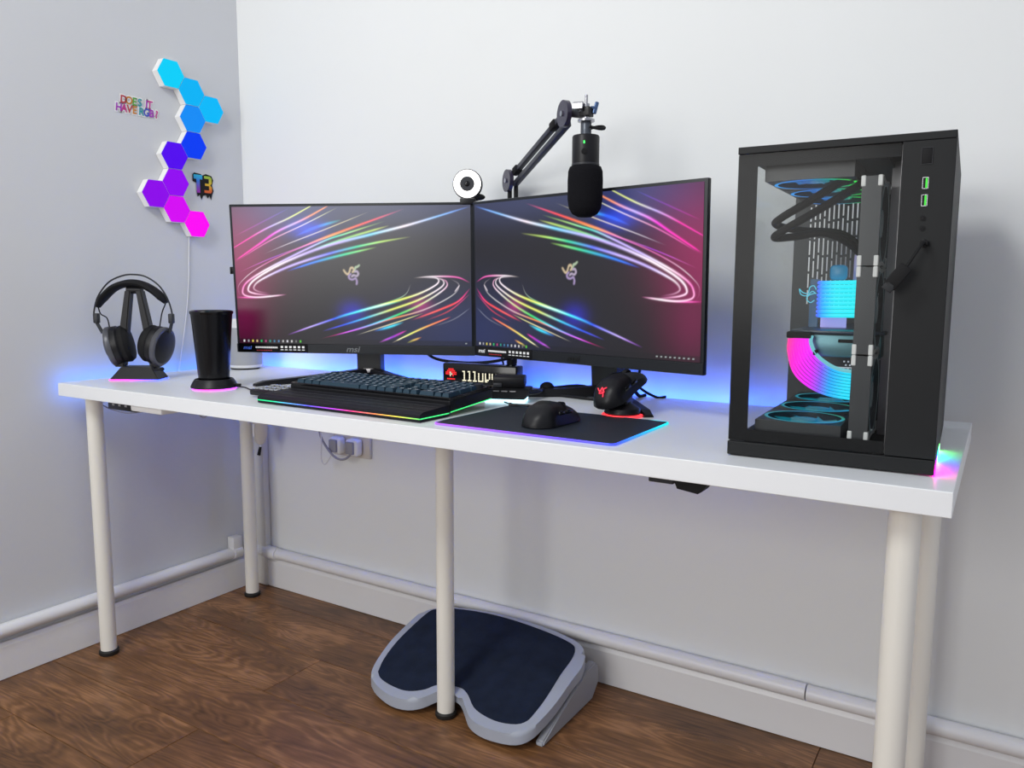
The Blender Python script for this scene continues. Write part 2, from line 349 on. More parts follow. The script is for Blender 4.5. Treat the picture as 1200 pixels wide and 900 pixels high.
    streak([(230, 500), (170, 490), (150, 470), (190, 432), (330, 366), (520, 304), (720, 255), (900, 222)], [pk, wh, lav, lav, (100, 120, 255), (50, 220, 160), (200, 245, 110), (220, 230, 120)], 1.9, 1.1)
    streak([(310, 392), (440, 348), (580, 310), (740, 272)], [blu, (40, 140, 255), (60, 230, 160), (190, 240, 90)], 1.9, 1.0)
    streak([(430, 290), (600, 232), (800, 172)], [(60, 220, 190), (160, 240, 120), yel], 1.7, .8)
    streak([(90, 520), (74, 490), (85, 450), (170, 380), (330, 300), (560, 215)], [pk, wh, pk, pk, vio, (150, 100, 150)], 0.8, .7)
    streak([(60, 521), (150, 520), (230, 512), (310, 502)], [mg, pk, wh, pk], 1.3, 1.0)
    # lower right family
    streak([(910, 412), (1000, 404), (1110, 405), (1172, 430)], [(150, 140, 130), wh, pk, mg], 1.2, 1.0)
    streak([(960, 410), (1020, 412), (1018, 440), (930, 488), (790, 534), (600, 592), (450, 645), (310, 698)], [wh, wh, yel, yel, grn, blu, lav, vio], 1.7, 1.1, .1)
    streak([(1000, 408), (1046, 420), (1040, 452), (940, 512), (800, 566), (640, 622), (480, 675)], [wh, wh, yel, yel, cyn, blu, (90, 70, 220)], 1.6, 1.0, .1)
    streak([(1020, 410), (1062, 425), (1055, 460), (955, 530), (840, 586), (700, 642), (540, 694)], [pk, wh, (200, 230, 120), grn, cyn, (80, 110, 255), blu], 1.5, 1.0, .1)
    streak([(540, 605), (660, 572), (760, 545), (860, 520)], [blu, (40, 100, 255), cyn, grn], 2.0, .9)
    streak([(900, 440), (860, 500), (700, 560), (540, 610)][::-1], [blu, cyn, grn, wh], 0.9, .6)
    streak([(1080, 412), (1120, 440), (1090, 490), (960, 560), (800, 610), (650, 660), (470, 712)], [wh, (200, 200, 200), (210, 190, 190), org, (160, 90, 160), mg, (160, 0, 80)], 1.1, 1.0)
    streak([(1125, 440), (1100, 475)], [wh, wh], 0.9, .8)
    streak([(960, 575), (840, 620), (640, 690)], [yel, (255, 240, 190), (160, 160, 150)], 0.8, .9)
    streak([(1172, 455), (1120, 515), (1040, 555), (900, 612)], [mg, red, (255, 90, 60), (160, 0, 60)], 1.4, 1.1)
    streak([(1172, 480), (1080, 560), (960, 615)], [mg, red, (120, 20, 40)], 0.9, .6)
    streak([(1175, 545), (1100, 600), (1000, 640)], [(170, 180, 200), (150, 150, 160), (90, 90, 90)], 0.8, .5)
    streak([(868, 620), (800, 645), (725, 668)], [cyn, (60, 230, 255), blu], 1.9, 1.0, .35)
    streak([(1085, 590), (960, 645), (880, 685), (810, 722)], [red, org, yel, (255, 240, 220)], 1.3, 1.1, .12)
    streak([(950, 690), (880, 720)], [org, yel], 1.3, .9, .3)
    streak([(880, 660), (820, 690), (750, 722)], [mg, vio, (240, 120, 255)], 1.5, .9, .15)
    return img
def logo(img, cu, cv, sc):
    """small three-armed emblem of curled strands"""
    L = lambda r, g, b: np.array(sr(r, g, b)[:3])
    arms = [([(-38, -10), (-28, 4), (-18, 10), (-10, -2), (-4, -18), (6, -20), (12, -8), (4, 0)], (205, 185, 150), 1), ([(38, -32), (28, -24), (20, -22), (16, -10)], (170, 190, 160), 1),
            ([(14, -2), (26, -4), (32, 8), (24, 18), (10, 14), (0, 20)], (180, 165, 190), 1), ([(22, 56), (24, 42), (18, 28), (4, 34), (-10, 30), (-14, 18), (-4, 8)], (165, 145, 190), 1)]
    for pts, c, _ in arms:
        for p in cr([(x, y, 0) for x, y in pts], 10):
            x = cu * (GW - 1) + p.x * sc; y = cv * (GH - 1) + p.y * sc; ix, iy = int(x), int(y)
            ys, xs = np.mgrid[iy - 3:iy + 4, ix - 3:ix + 4]; k = np.exp(-((xs - x) ** 2 + (ys - y) ** 2) / 1.9)[..., None]
            s = img[iy - 3:iy + 4, ix - 3:ix + 4]; s[:] = s * (1 - k * .5) + L(*c) * k * .5
def taskbar(img, n, tray):
    L = lambda r, g, b: np.array(sr(r, g, b)[:3])
    img[GH - 9:, :] = img[GH - 9:, :] * 0.5 + L(14, 14, 20) * 0.5
    cols = [(240, 240, 240), (170, 170, 180), (235, 220, 90), (230, 200, 150), (40, 200, 110), (190, 70, 130), (40, 160, 140), (60, 130, 170), (90, 140, 190), (200, 200, 200), (230, 230, 240), (220, 220, 220), (120, 120, 120), (90, 210, 60)]
    for i in range(n):
        x = 8 + i * 8; img[GH - 7:GH - 3, x:x + 3] = L(*cols[i % len(cols)]) * 0.8
    for i in range(tray): img[GH - 6:GH - 4, GW - 12 - i * 7:GW - 9 - i * 7] = L(190, 200, 200) * 0.6
base_img = wallpaper(); imgL = base_img.copy(); imgR = base_img[:, ::-1].copy()
for im, n, tr, cu in ((imgL, 14, 1, 0.503), (imgR, 14, 9, 0.478)):
    taskbar(im, n, tr); logo(im, cu, 0.47, 0.37)
imgR *= 1.0
def screen_grid(name, img, W, Hh, parent, m, y):
    me = bpy.data.meshes.new(name); ix = np.arange(GW * GH).reshape(GH, GW)
    xs = np.linspace(-W / 2, W / 2, GW); zs = np.linspace(Hh, 0, GH)
    co = np.zeros((GH, GW, 3)); co[..., 0] = xs[None]; co[..., 2] = zs[:, None]; co[..., 1] = y
    q = np.stack([ix[1:, :-1], ix[1:, 1:], ix[:-1, 1:], ix[:-1, :-1]], -1).reshape(-1, 4)
    me.vertices.add(GW * GH); me.vertices.foreach_set('co', co.ravel()); me.loops.add(q.size); me.loops.foreach_set('vertex_index', q.ravel())
    me.polygons.add(len(q)); me.polygons.foreach_set('loop_start', np.arange(0, q.size, 4)); me.update(calc_edges=True)
    a = me.color_attributes.new('glow', 'FLOAT_COLOR', 'POINT'); c = np.ones((GH * GW, 4), np.float32); c[:, :3] = img.reshape(-1, 3); a.data.foreach_set('color', c.ravel())
    me.materials.append(m); o = bpy.data.objects.new(name, me); COL.objects.link(o); o.parent = parent; return o
M_screen = vmat('screen_panel', 1.0, (0.004, 0.004, 0.005, 1), 0.30, 0.55)
M_bezel = mat('monitor_bezel', (0.012, 0.014, 0.018), 0.42, spec=0.3)

def monitor(label, cx_, cy_, cz_, yaw, tilt, W, Hh, img, hub, col_x, spread, logo_mat, side_nub):
    t = thing('monitor', label, 'monitor', (cx_, cy_, 0.735), yaw, 'pair of wide monitors set in a shallow V')
    # frame of the panel: local z up along the tilted panel
    e = bpy.data.objects.new('display_panel', None)
    Mt = Matrix.Translation((0, 0, cz_ - 0.735)) @ Matrix.Rotation(-tilt, 4, 'X')
    def P(b): bmesh.ops.transform(b.bm, matrix=Mt, verts=b.bm.verts[:]); return b
    b = B(); b.box((0, 0.006, Hh / 2), (W, 0.012, Hh), bev=0.002); b.box((0, 0.022, Hh / 2), (W - 0.05, 0.03, Hh - 0.05), bev=0.012); b.box((0, 0.045, Hh * 0.47), (0.26, 0.03, 0.2), bev=0.01)
    case = obj('housing', P(b), M_bezel, t)
    chin = 0.0235
    s = screen_grid('screen', img, W - 0.014, Hh - chin - 0.0065, t, M_screen, 0); s.matrix_basis = Mt @ Matrix.Translation((0, -0.0009, chin))
    b = B(); b.box((0, -0.0012, chin / 2), (W, 0.003, chin - 0.002), bev=0.0008); obj('chin', P(b), M_bezel, t, smooth=False)
    tx = text_mesh('logo', 'msi', 0.020, logo_mat, t, Mt @ Matrix.Translation((-0.002, -0.0034, chin * 0.50)) @ RX, 0.0003, 0.0003, 0.25, 1.25)
    # printed sticker at the left of the chin
    b = B(); b.box((-W / 2 + 0.096, -0.0032, chin * 0.52), (0.182, 0.0010, chin * 0.92)); obj('sticker', P(b), M_gloss, t, smooth=False)
    text_mesh('sticker_print', 'msi', 0.013, mat('print_blue', (0.1, 0.25, 0.8), 0.5, emit=(0.06, 0.12, 0.9), estr=0.25) if side_nub else M_white, t, Mt @ Matrix.Translation((-W / 2 + 0.028, -0.0041, chin * 0.55)) @ RX, 0.0001, 0.0002, 0.2, 1.2)
    b = B()
    for i in range(14): b.box((-W / 2 + 0.052 + i * 0.0042, -0.0040, chin * 0.60), (0.0033, 0.0006, 0.0042))
    for i in range(6):
        x = -W / 2 + 0.120 + i * 0.0112; b.box((x, -0.0040, chin * 0.66), (0.0062, 0.0006, 0.0052)); b.box((x, -0.0040, chin * 0.36), (0.0075, 0.0006, 0.0018))
    obj('sticker_print', P(b), M_white, t, smooth=False)
    b = B()
    for i in range(7): b.box((-W / 2 + 0.055 + i * 0.0060, -0.0040, chin * 0.28), (0.0045, 0.0006, 0.0018))
    obj('sticker_print', P(b), mat('print_red', (0.45, 0.02, 0.03), 0.5), t, smooth=False)
    if side_nub:
        b = B(); b.box((-W / 2 - 0.004, 0.012, Hh * 0.56), (0.010, 0.012, 0.012), bev=0.002); b.box((-W / 2 - 0.008, 0.012, Hh * 0.56), (0.004, 0.016, 0.018), bev=0.001); obj('hook', P(b), M_black, t)
    # stand, in the monitor's frame
    c, s_ = math.cos(-yaw), math.sin(-yaw); hx, hy = hub[0] - cx_, hub[1] - cy_; hx, hy = hx * c - hy * s_, hx * s_ + hy * c
    top = Vector((hx * 0.35, 0.060, cz_ - 0.735 + 0.17)); bot = Vector((hx, hy, 0.008))
    b = B(); wv = col_x
    for (p, q, w0) in ((bot, Vector((hx, hy - 0.01, 0.20)), wv),):
        d = 0.018
        vs = [b.bm.verts.new(v) for v in [p + Vector((-w0 / 2, -d, 0)), p + Vector((w0 / 2, -d, 0)), p + Vector((w0 / 2, d, 0)), p + Vector((-w0 / 2, d, 0)), q + Vector((-w0 / 2, -d, 0)), q + Vector((w0 / 2, -d, 0)), q + Vector((w0 / 2, d, 0)), q + Vector((-w0 / 2, d, 0))]]
        for f in ((0, 3, 2, 1), (4, 5, 6, 7), (0, 1, 5, 4), (1, 2, 6, 5), (2, 3, 7, 6), (3, 0, 4, 7)): b.bm.faces.new([vs[i] for i in f])
    b.box(((hx + 0) / 2, (hy + 0.04) / 2, 0.20 + 0.02), (0.07, abs(hy - 0.04) + 0.02, 0.05), bev=0.005)
    obj('stand_column', b, mat('stand_column_dark', (0.030, 0.031, 0.033), 0.4, spec=0.3), t, smooth=False)
    b = B(); b.box((hx, hy - 0.022, 0.020), (0.03, 0.01, 0.012), bev=0.001); obj('cable_clip', b, M_grey, t)
    for (dx, dy) in spread:
        px, py = dx - hub[0], dy - hub[1]; px, py = px * c - py * s_, px * s_ + py * c
        d = Vector((px, py, 0)); L_ = d.length; d.normalize(); n_ = Vector((-d.y, d.x, 0))
        b = B(); prof = [(0.0, 0.020, 0.026), (0.35, 0.016, 0.019), (0.92, 0.013, 0.012), (1.0, 0.010, 0.006)]; prev = None
        for k, hw, hh in prof:
            o_ = Vector((hx, hy, 0)) + d * (L_ * k)
            ring = [b.bm.verts.new(o_ + n_ * hw + Vector((0, 0, 0.0005))), b.bm.verts.new(o_ - n_ * hw + Vector((0, 0, 0.0005))), b.bm.verts.new(o_ - n_ * hw * .7 + Vector((0, 0, hh))), b.bm.verts.new(o_ + n_ * hw * .7 + Vector((0, 0, hh)))]
            if prev:
                for i in range(4): b.bm.faces.new((prev[i], prev[(i + 1) % 4], ring[(i + 1) % 4], ring[i]))
            else: b.bm.faces.new(ring[::-1])
            prev = ring
        b.bm.faces.new(prev); obj('stand_foot', b, M_black, t, smooth=False)
    return t
M_logoL = mat('logo_grey', (0.16, 0.17, 0.18), 0.4); M_logoR = mat('logo_black', (0.002, 0.002, 0.002), 0.3)
monitor('left monitor with magenta light streaks on its left, a webcam at its corner', 0.7145, -0.2674, 0.8154, 0.4266, -0.052, 0.612, 0.3671, imgL, (0.610, -0.090), 0.066, [(0.5135, -0.411), (0.92, -0.215)], M_logoL, True)
monitor('right monitor with magenta light streaks on its right, behind the microphone', 1.3209, -0.2454, 0.8209, -0.2057, -0.0168, 0.612, 0.3572, imgR, (1.325, -0.080), 0.072, [(1.075, -0.262), (1.520, -0.318)], M_logoR, False)

# ------------------------------------------------------------------ keyboard
kb = thing('keyboard', 'black full-size keyboard with wrist rest and rainbow light line, beside the mouse mat', 'keyboard', (0.746, -0.597, 0.735), -0.024)
KT = math.radians(4.2)                                           # typing slope
Mk = Matrix.Translation((0, 0.090, 0.006)) @ Matrix.Rotation(KT, 4, 'X')
def PK(b): bmesh.ops.transform(b.bm, matrix=Mk, verts=b.bm.verts[:]); return b
b = B(); b.box((0.224, 0.072, 0.013), (0.448, 0.142, 0.022), bev=0.002); obj('body', PK(b), M_black, kb, smooth=False)
b = B(); b.box((0.224, 0.006, 0.0265), (0.448, 0.006, 0.006), bev=0.001); b.box((0.224, 0.137, 0.0265), (0.448, 0.010, 0.006), bev=0.001); b.box((0.004, 0.072, 0.0265), (0.006, 0.130, 0.006), bev=0.001); b.box((0.444, 0.072, 0.0265), (0.006, 0.130, 0.006), bev=0.001)
obj('rim', PK(b), M_gloss, kb, smooth=False)
# wrist rest: wedge rising to the keys
b = B(); poly = [(0.0, 0.001), (0.088, 0.001), (0.088, 0.023), (0.010, 0.019), (0.0, 0.014)]
lo = [b.bm.verts.new((0.0, y, z)) for y, z in poly]; hi = [b.bm.verts.new((0.448, y, z)) for y, z in poly]
b.bm.faces.new(lo); b.bm.faces.new(hi[::-1])
for i in range(5): b.bm.faces.new((lo[i], hi[i], hi[(i + 1) % 5], lo[(i + 1) % 5]))
obj('wrist_rest', b, mat('wrist_rest_leather', (0.009, 0.009, 0.013), 0.42, bump=0.2, bscale=700, spec=0.2), kb, smooth=False)
b = B()
for k in range(3): b.box((0.224, 0.028 + 0.026 * k, 0.0212 + 0.0012 * k), (0.436, 0.0006, 0.0012))
obj('seam', b, M_dgrey, kb, smooth=False)
rb = [(0, (0.0, .8, .25)), (.10, (.0, .9, .30)), (.2, (.1, .45, .9)), (.35, (.12, .10, 1)), (.5, (.55, .05, .95)), (.62, (1, .04, .25)), (.75, (1, .25, .08)), (.88, (.85, .75, .08)), (1, (.1, .9, .15))]
b = B(); n = 60
P0 = [(0.448 * i / n, -0.0006) for i in range(n + 1)]
va = [b.bm.verts.new((x, y, 0.0062)) for x, y in P0]; vb = [b.bm.verts.new((x, y, 0.0082)) for x, y in P0]
for i in range(n): b.bm.faces.new((va[i], va[i + 1], vb[i + 1], vb[i]))
lb = obj('light_line', b, vmat('led_line', 1.6), kb, smooth=False); colour(lb, lambda c: ramp(rb, c.x / 0.448))
b = B()
for (y0, z0, y1, z1) in ((0.0, 0.0072, 0.086, 0.0072), (0.090, 0.0085, 0.226, 0.0192)):
    b.poly([(0.4487, y0, z0 - 0.001), (0.4487, y1, z1 - 0.001), (0.4487, y1, z1 + 0.001), (0.4487, y0, z0 + 0.001)])
lb = obj('light_line', b, MATS['led_line'], kb, smooth=False); colour(lb, lambda c: (0.05, 0.85, 0.2))
keymesh = {}
def keycap(wu, hu=1.0):
    if (wu, hu) not in keymesh:
        b = B(); w0 = wu * 0.01905 - 0.0012; h0 = hu * 0.01905 - 0.0012; w1 = w0 - 0.0052; h1 = h0 - 0.0050
        lo = [b.bm.verts.new((sx * w0 / 2, sy * h0 / 2, 0)) for sx, sy in ((-1, -1), (1, -1), (1, 1), (-1, 1))]
        hi = [b.bm.verts.new((sx * w1 / 2, sy * h1 / 2 + 0.0008, 0.0095)) for sx, sy in ((-1, -1), (1, -1), (1, 1), (-1, 1))]
        b.bm.faces.new(hi)
        for i in range(4): b.bm.faces.new((lo[i], lo[(i + 1) % 4], hi[(i + 1) % 4], hi[i]))
        me = bpy.data.meshes.new('keycap'); b.bm.to_mesh(me); b.bm.free(); me.materials.append(M_key); keymesh[(wu, hu)] = me
    return keymesh[(wu, hu)]
def key(xu, row, wu=1.0, hu=1.0):
    o = bpy.data.objects.new('keycap', keycap(wu, hu)); COL.objects.link(o); o.parent = kb
    x = 0.0095 + (xu + wu / 2) * 0.01905; y = 0.0105 + (row + hu / 2) * 0.01905 + (0.004 if row >= 5 else 0)
    o.matrix_basis = Mk @ Matrix.Translation((x, y, 0.0262))
def rowk(row, ws, x=0.0):
    for q in ws:
        if q < 0: x += -q
        else: key(x, row, q); x += q
rowk(0, [1.25, 1.25, 1.25, 6.25, 1.25, 1.25, 1.25, 1.25]); rowk(0, [1, 1, 1], 15.25); rowk(0, [2, 1], 18.5)
rowk(1, [2.25] + [1] * 10 + [2.75]); rowk(1, [1], 16.25); rowk(1, [1, 1, 1], 18.5)
rowk(2, [1.75] + [1] * 11 + [2.25]); rowk(2, [1, 1, 1], 18.5)
rowk(3, [1.5] + [1] * 12 + [1.5]); rowk(3, [1, 1, 1], 15.25); rowk(3, [1, 1, 1], 18.5)
rowk(4, [1] * 13 + [2]); rowk(4, [1, 1, 1], 15.25); rowk(4, [1, 1, 1, 1], 18.5)
rowk(5, [1, -1, 1, 1, 1, 1, -.5, 1, 1, 1, 1, -.5, 1, 1, 1, 1]); rowk(5, [1, 1, 1], 15.25); rowk(5, [1, 1, 1], 18.5)
key(21.5, 0, 1, 2); key(21.5, 2, 1, 2)
b = B(); b.cyl((0.424, 0.128, 0.024), (0.424, 0.128, 0.034), 0.010, n=24); obj('volume_dial', PK(b), M_dgrey, kb)
# key legends lit pale on the tops of the caps
bl = B(); rnd = random.Random(3)
for ch in [c for c in kb.children if c.name.startswith('keycap')]:
    p = ch.matrix_basis.translation; R_ = ch.matrix_basis.to_3x3()
    for k in range(2): bl.box((0, 0, 0), (0.0032, 0.0016, 0.0002), M=Matrix.Translation(p + R_ @ Vector((-0.0022 + 0.0045 * k, 0.0030, 0.0097))) @ R_.to_4x4())
lg = obj('key_legends', bl, mat('legend', (0.25, 0.27, 0.30), 0.5, emit=(0.55, 0.6, 0.7), estr=0.45), kb, smooth=False); lg['kind'] = 'stuff'

# ------------------------------------------------------------------ programmable keypad left of the keyboard
kp = thing('macro_keypad', 'small black keypad with rows of pale keys at the left end of the keyboard', 'keypad', (0.657, -0.545, 0.735), -0.024)
b = B(); b.box((0.043, 0.040, 0.0105), (0.084, 0.080, 0.012), bev=0.003, M=Matrix.Rotation(math.radians(3), 4, 'X')); obj('body', b, M_black, kp)
for i in range(5):
    for j in range(3):
        b = B(); b.box((0.0100 + i * 0.0163, 0.018 + j * 0.0220, 0.0185 + 0.0012 * j), (0.0132, 0.0140, 0.003), bev=0.001, seg=1)
        obj('key', b, mat('pale_key', (0.30, 0.31, 0.33), 0.25), kp, smooth=False)

# ------------------------------------------------------------------ mouse mat
MM = [(1.222, -0.603), (1.579, -0.607), (1.577, -0.362), (1.226, -0.352)]
def rounded(poly, r, k=5):
    out = []; n = len(poly)
    for i in range(n):
        p = Vector((*poly[i], 0)); a = (Vector((*poly[i - 1], 0)) - p).normalized(); c = (Vector((*poly[(i + 1) % n], 0)) - p).normalized()
        A = p + a * r; C_ = p + c * r
        for j in range(k + 1):
            t = j / k; q = A * (1 - t) ** 2 + p * 2 * t * (1 - t) + C_ * t * t; out.append((q.x, q.y))
    return out
mm = thing('mouse_mat', 'black mouse mat with a purple and cyan glowing rim at the desk front', 'mouse mat', (1.40, -0.48, 0.735))
rp_ = [(x - 1.40, y + 0.48) for x, y in rounded(MM, 0.012)]
b = B(); b.prism(rp_, 0.0003, 0.0034); obj('pad', b, M_padm, mm, smooth=False)
b = B(); pts = [(x * 1.004, y * 1.006, 0.0022) for x, y in rounded([(x - 1.40, y + 0.48) for x, y in MM], 0.012, 8)]
dens = []
for i in range(len(pts)):
    a, c = Vector(pts[i]), Vector(pts[(i + 1) % len(pts)]); k = max(1, int((c - a).length / 0.015))
    dens += [a.lerp(c, j / k) for j in range(k)]
b.tube(dens, 0.0017, 6, closed=True)
rim = obj('light_rim', b, vmat('led_rim', 1.5), mm)
def rimcol(c):
    if c.y < -0.10 and c.x < 0.165: return ramp([(-.18, (.42, .12, .9)), (-.05, (.30, .08, .9)), (.1, (.10, .06, 1)), (.17, (.07, .08, 1))], c.x)
    if c.x > 0.15: return ramp([(-.12, (.05, .08, 1)), (-.03, (.02, .3, .9)), (.11, (.0, .75, .8))], c.y)
    return (0.02, 0.05, 0.09)
colour(rim, rimcol)
b = B(); b.tube(cr([(-0.172, 0.122, 0.004), (-0.155, 0.128, 0.006), (-0.10, 0.129, 0.006), (-0.09, 0.131, 0.004)], 4), 0.003, 8); obj('cable_port', b, M_black, mm)

# ------------------------------------------------------------------ mice
def mouse(label, loc, rz, tilt=0.0, group='two matching black gaming mice', red=False):
    t = thing('computer_mouse', label, 'mouse', loc, rz, group); L_ = 0.127
    def sec(s):
        # s 0 rear .. 1 front : half width, height
        w = np.interp(s, [0, .05, .2, .45, .7, .9, 1], [.006, .021, .0335, .032, .0305, .030, .024])
        h = np.interp(s, [0, .05, .2, .4, .6, .85, 1], [.006, .019, .036, .0425, .038, .025, .013]); return w, h
    Mr = Matrix.Rotation(tilt, 4, 'X')
    def loft(s0, s1, a0, a1, off=0.0, ns=18, na=20, close=True):
        b = B(); rings = []
        for i in range(ns + 1):
            s = s0 + (s1 - s0) * i / ns; w_, h_ = sec(s); ring = []
            for j in range(na + 1):
                a = a0 + (a1 - a0) * j / na; cx2, sz = math.cos(a), math.sin(a)
                e = 0.72; x = (abs(cx2) ** e) * (1 if cx2 > 0 else -1) * (w_ + off); z = (abs(sz) ** e) * (h_ + off)
                x *= 1.0 - 0.10 * math.sin(PI * min(1, z / 0.04)) * 0.5
                ring.append(b.bm.verts.new((x, (s - 0.5) * L_, z + 0.001)))
            rings.append(ring)
        for A, C_ in zip(rings, rings[1:]):
            for j in range(na): b.bm.faces.new((A[j], A[j + 1], C_[j + 1], C_[j]))
            if close: b.bm.faces.new((A[0], C_[0], C_[-1], A[-1]))
        if close: b.bm.faces.new(rings[0]); b.bm.faces.new(rings[-1][::-1])
        bmesh.ops.transform(b.bm, matrix=Mr, verts=b.bm.verts[:]); return b
    obj('shell', loft(0.0, 1.0, 0.0, PI), M_black, t, ang=60)
    obj('left_button', loft(0.60, 0.985, 0.56 * PI, 0.86 * PI, 0.0011, 10, 8, False), M_dgrey, t, ang=60)
    obj('right_button', loft(0.60, 0.985, 0.14 * PI, 0.44 * PI, 0.0011, 10, 8, False), M_dgrey, t, ang=60)
    b = B(); b.cyl((-0.0045, 0.034, 0.026), (0.0045, 0.034, 0.026), 0.0100, n=24); bmesh.ops.transform(b.bm, matrix=Mr, verts=b.bm.verts[:]); obj('scroll_wheel', b, M_matte, t)
    b = B()
    for k in range(2): b.box((0.0335, -0.012 + 0.022 * k, 0.024), (0.004, 0.018, 0.007), bev=0.0015)
    bmesh.ops.transform(b.bm, matrix=Mr, verts=b.bm.verts[:]); obj('side_buttons', b, M_gloss, t)
    if red:
        b = B()
        for pts in ([(-0.010, 0, 0.004), (-0.004, 0, -0.002), (0, 0, 0.006), (0.003, 0, 0.0)], [(0.010, 0, 0.007), (0.004, 0, 0.003), (0.006, 0, -0.003), (0, 0, -0.002)], [(0.006, 0, -0.012), (0.004, 0, -0.005), (-0.004, 0, -0.006), (-0.002, 0, 0.0)]):
            b.tube(cr(pts, 5), 0.0012, 6)
        bmesh.ops.transform(b.bm, matrix=Mr @ Matrix.Translation((0, -0.0475, 0.0330)) @ Matrix.Rotation(-0.75, 4, 'X'), verts=b.bm.verts[:])
        obj('logo', b, glow('logo_red', (0.9, 0.02, 0.06), 1.2), t)
    return t
mouse('black gaming mouse resting on the mouse mat', (1.405, -0.500, 0.7389), -0.10)
mouse('black gaming mouse propped nose-up on its red-lit charging dock', (1.458, -0.318, 0.7760), -0.22, 0.40, red=True)
dk = thing('charging_dock', 'black mouse charging dock with a red underglow line, right of the cables', 'charging dock', (1.468, -0.325, 0.735))
b = B(); b.lathe([(0.034, 0.0045), (0.036, 0.007), (0.033, 0.016), (0.020, 0.024), (0.016, 0.028)], 32); b.box((0, 0.0, 0.030), (0.03, 0.03, 0.030), bev=0.003); obj('base', b, M_black, dk)
b = B(); b.lathe([(0.0385, 0.0004), (0.0400, 0.0024), (0.0385, 0.0045)], 40); obj('light_ring', b, glow('ring_red', (1.0, 0.03, 0.04), 2.2), dk)

# ------------------------------------------------------------------ pixel clock
ck = thing('pixel_clock', 'black smart clock with red icon and pixel digits between keyboard and monitors', 'clock', (1.030, -0.163, 0.735), 0.10)
b = B(); b.box((0, 0, 0.0335), (0.201, 0.036, 0.061), bev=0.004, seg=3); obj('body', b, M_gloss, ck)
b = B(); b.box((-0.07, 0, 0.0015), (0.03, 0.03, 0.003)); b.box((0.07, 0, 0.0015), (0.03, 0.03, 0.003)); obj('foot', b, M_rubber, ck, smooth=False)
one = ["11.", ".1.", ".1.", ".1.", ".1.", ".1.", "111"]
uu = ["....", "1..1", "1..1", "1..1", "1..1", "1..1", "1111"]; u2 = ["....", "1..1", "1..1", "1..1", "1..1", "111.", "11.."]; u3 = ["....", "1..1", "1..1", "1..1", "1..1", "....", "...."]
b = B(); px = 0.0036; x = -0.043
for gl, adv in ((one, 4), (one, 4), (one, 4), (uu, 5), (u2, 5), (u3, 5)):
    for r, row in enumerate(gl):
        for c, ch in enumerate(row):
            if ch == '1': b.box((x + c * px, -0.0184, 0.046 - r * px), (px * .82, 0.0006, px * .82))
    x += adv * px
obj('digit_pixels', b, glow('pixel_white', (1.0, 0.93, 0.68), 1.1), ck, smooth=False)
b = B(); icon = ["..1111..", ".111111.", "111.1111", "111..111", "...1.1..", "........", ".111111."]
for r, row in enumerate(icon):
    for c, ch in enumerate(row):
        if ch == '1': b.box((-0.0895 + c * px * 1.05, -0.0184, 0.050 - r * px * 1.1), (px * .8, 0.0006, px * .9))
obj('icon_pixels', b, glow('pixel_red', (0.9, 0.005, 0.01), 1.2), ck, smooth=False)
b = B(); 
for c, r in ((3, 2), (3, 3), (4, 3), (3, 4)): b.box((-0.0895 + c * px * 1.05, -0.0186, 0.050 - r * px * 1.1), (px * .7, 0.0006, px * .8))
obj('icon_pixels', b, MATS['pixel_white'], ck, smooth=False)

# ------------------------------------------------------------------ docking hub with white-cyan underglow
hb = thing('usb_hub', 'black flared dock with cyan-white underglow between keyboard and mouse mat', 'hub', (1.172, -0.277, 0.735), 0.40)
b = B(); lo_ = [(-.044, -.030), (.044, -.030), (.044, .030), (-.044, .030)]; hi_ = [(-.054, -.034), (.054, -.034), (.054, .034), (-.054, .034)]
vl = [b.bm.verts.new((x, y, 0.007)) for x, y in lo_]; vh = [b.bm.verts.new((x, y, 0.030)) for x, y in hi_]
b.bm.faces.new(vl[::-1]); b.bm.faces.new(vh)
for i in range(4): b.bm.faces.new((vl[i], vl[(i + 1) % 4], vh[(i + 1) % 4], vh[i]))
bmesh.ops.bevel(b.bm, geom=b.bm.edges[:], offset=0.002, segments=2, affect='EDGES'); obj('base', b, M_black, hb)
b = B(); b.box((0, 0, 0.0035), (0.086, 0.058, 0.006)); obj('underglow', b, glow('hub_light', (0.45, 0.85, 1.0), 3.0), hb, smooth=False)
b = B(); b.box((0.006, 0.008, 0.043), (0.070, 0.034, 0.024), bev=0.004, M=Matrix.Rotation(0.12, 4, 'X')); obj('cradle', b, M_black, hb)
b = B(); b.box((-0.018, -0.006, 0.036), (0.020, 0.022, 0.010), bev=0.002); b.box((0.030, 0.002, 0.040), (0.018, 0.02, 0.016), bev=0.002); obj('plug_block', b, M_dgrey, hb)
b = B()
for k in range(3): b.box((-0.018 + 0.018 * k, -0.0335, 0.0255), (0.013, 0.0016, 0.0022))
obj('port', b, M_grey, hb, smooth=False)

# ------------------------------------------------------------------ cables on the desk
def cable(pts, r, m, label, name='cable', cat='cable', k=8, group=None):
    b = B(); b.tube(cr(pts, k), r, 8); return tag(obj(name, b, m), label, cat, group)
zc = 0.7385
cable([(1.215, -0.262, 0.752), (1.213, -0.20, 0.750), (1.195, -0.150, 0.752), (1.215, -0.135, 0.752), (1.26, -0.112, 0.757), (1.295, -0.100, 0.752)], 0.0040, M_black, 'thick black cable running from the lit dock towards the right monitor stand')
cable([(1.200, -0.150, 0.742), (1.25, -0.158, 0.7385), (1.32, -0.170, 0.7385), (1.39, -0.168, 0.7385), (1.44, -0.19, 0.740), (1.47, -0.275, 0.745)], 0.0035, M_black, 'thin black cable lying on the desk before the right monitor stand')
b = B(); b.sphere((1.2, -0.148, 0.752), 0.015, (1.2, 0.9, 0.95), 16); tag(obj('cable_tie', b, M_matte), 'round black cable knot between the lit dock and the right monitor stand', 'cable tie')
